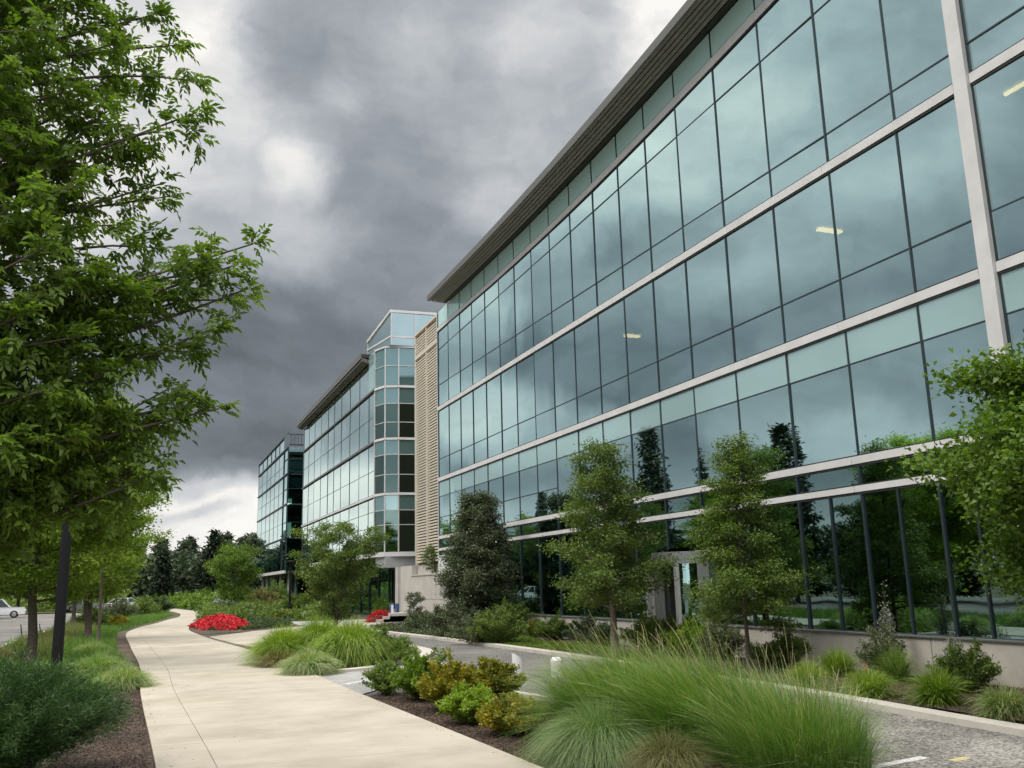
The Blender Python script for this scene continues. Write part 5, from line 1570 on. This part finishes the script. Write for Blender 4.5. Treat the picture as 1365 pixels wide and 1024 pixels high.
def car(label, x, y, rz, paint, suv=False, group=None):
    root = empty('parked_car', (0, 0, 0), label, 'car', group)
    L_, W_ = 4.5, 1.78; H = 1.68 if suv else 1.42
    # side profile, extruded with tucked-in roof
    low = [(-L_ / 2, .32), (-L_ / 2 - .03, .62), (-L_ / 2 + .10, .92 if suv else .86), (-1.0, .98 if suv else .92), (.9, 1.0 if suv else .94), (L_ / 2 - .55, .98 if suv else .90), (L_ / 2, .80), (L_ / 2 + .03, .5), (L_ / 2 - .05, .30)]
    low = [(-a, b) for a, b in low][::-1]
    mb = MB(); n = len(low)
    for s in (-1, 1):
        pts = [(a, s * W_ / 2 * (1 if b < .95 else .96), b) for a, b in low]
        mb.quad(pts if s < 0 else pts[::-1])
    for i in range(n):
        a, b = low[i], low[(i + 1) % n]
        mb.quad([(a[0], -W_ / 2, a[1]), (a[0], W_ / 2, a[1]), (b[0], W_ / 2, b[1]), (b[0], -W_ / 2, b[1])])
    mb.build('body', M[paint], root, bevel=.05)
    r0, r1 = (-2.05, -1.55) if suv else (-1.75, -1.0); f0, f1 = 1.0, .35
    zb = .93
    mb = MB(); w0, w1 = W_ / 2 - .04, W_ / 2 - .20
    mb.hexa([(r0, -w0, zb), (f0, -w0, zb), (f0, w0, zb), (r0, w0, zb), (r1, -w1, H - .05), (f1, -w1, H - .05), (f1, w1, H - .05), (r1, w1, H - .05)])
    mb.build('window_glass', M['carglass'], root)
    mb = MB(); mb.box(r1 - .03, f1 + .05, -w1 - .02, w1 + .02, H - .055, H)
    for xx, xt in ((r0, r1), (f0, f1), ((r0 + f0) / 2 + .1, (r1 + f1) / 2 + .1)):
        for s in (-1, 1): mb.bar((xx, s * (w0 + .005), zb), (xt, s * (w1 + .005), H - .04), .09, .05)
    mb.build('roof', M[paint], root, bevel=.02)
    for xx in (-1.35, 1.38):
        for s in (-1, 1):
            y0 = s * (W_ / 2 - .17)
            mb = MB(); mb.tube([(xx, y0 - .01 * s, .33), (xx, y0 + .19 * s, .33)], [.33, .33], 20); t_ = mb.build('wheel', M['rubber'], root)
            mb = MB(); mb.tube([(xx, y0 + .191 * s, .33), (xx, y0 + .205 * s, .33)], [.2, .18], 12); mb.build('rim', M['rim'], t_)
    for s in (-1, 1):
        mb = MB(); mb.box(L_ / 2 - .12, L_ / 2 + .035, s * .62 - .16, s * .62 + .16, .62, .76); mb.build('headlight', M['white'], root)
        mb = MB(); mb.box(-L_ / 2 - .045, -L_ / 2 + .1, s * .68 - .12, s * .68 + .12, .66, .84); mb.build('taillight', M['redlens'], root)
    root.location = (x, y, RZ); root.rotation_euler = (0, 0, rz)
    return root


car('white sport utility car parked side-on on the left parking road', -12.15, 97.5, .06, 'carwhite', True)
car('white car half hidden by bushes left of the path bend', -1.6, 116.5, .5, 'carwhite')
car('second pale car behind the bushes, farther left', -6.2, 118, .3, 'carsilver')
car('blue car mirrored in the ground-floor glass', -11.0, 14, math.pi / 2 + .03, 'carblue')
car('silver car mirrored in the ground-floor glass, middle of the row', -11.3, 21, math.pi / 2, 'carsilver')
car('dark tall car mirrored in the ground-floor glass', -11.1, 29, math.pi / 2 - .02, 'carblue', True)
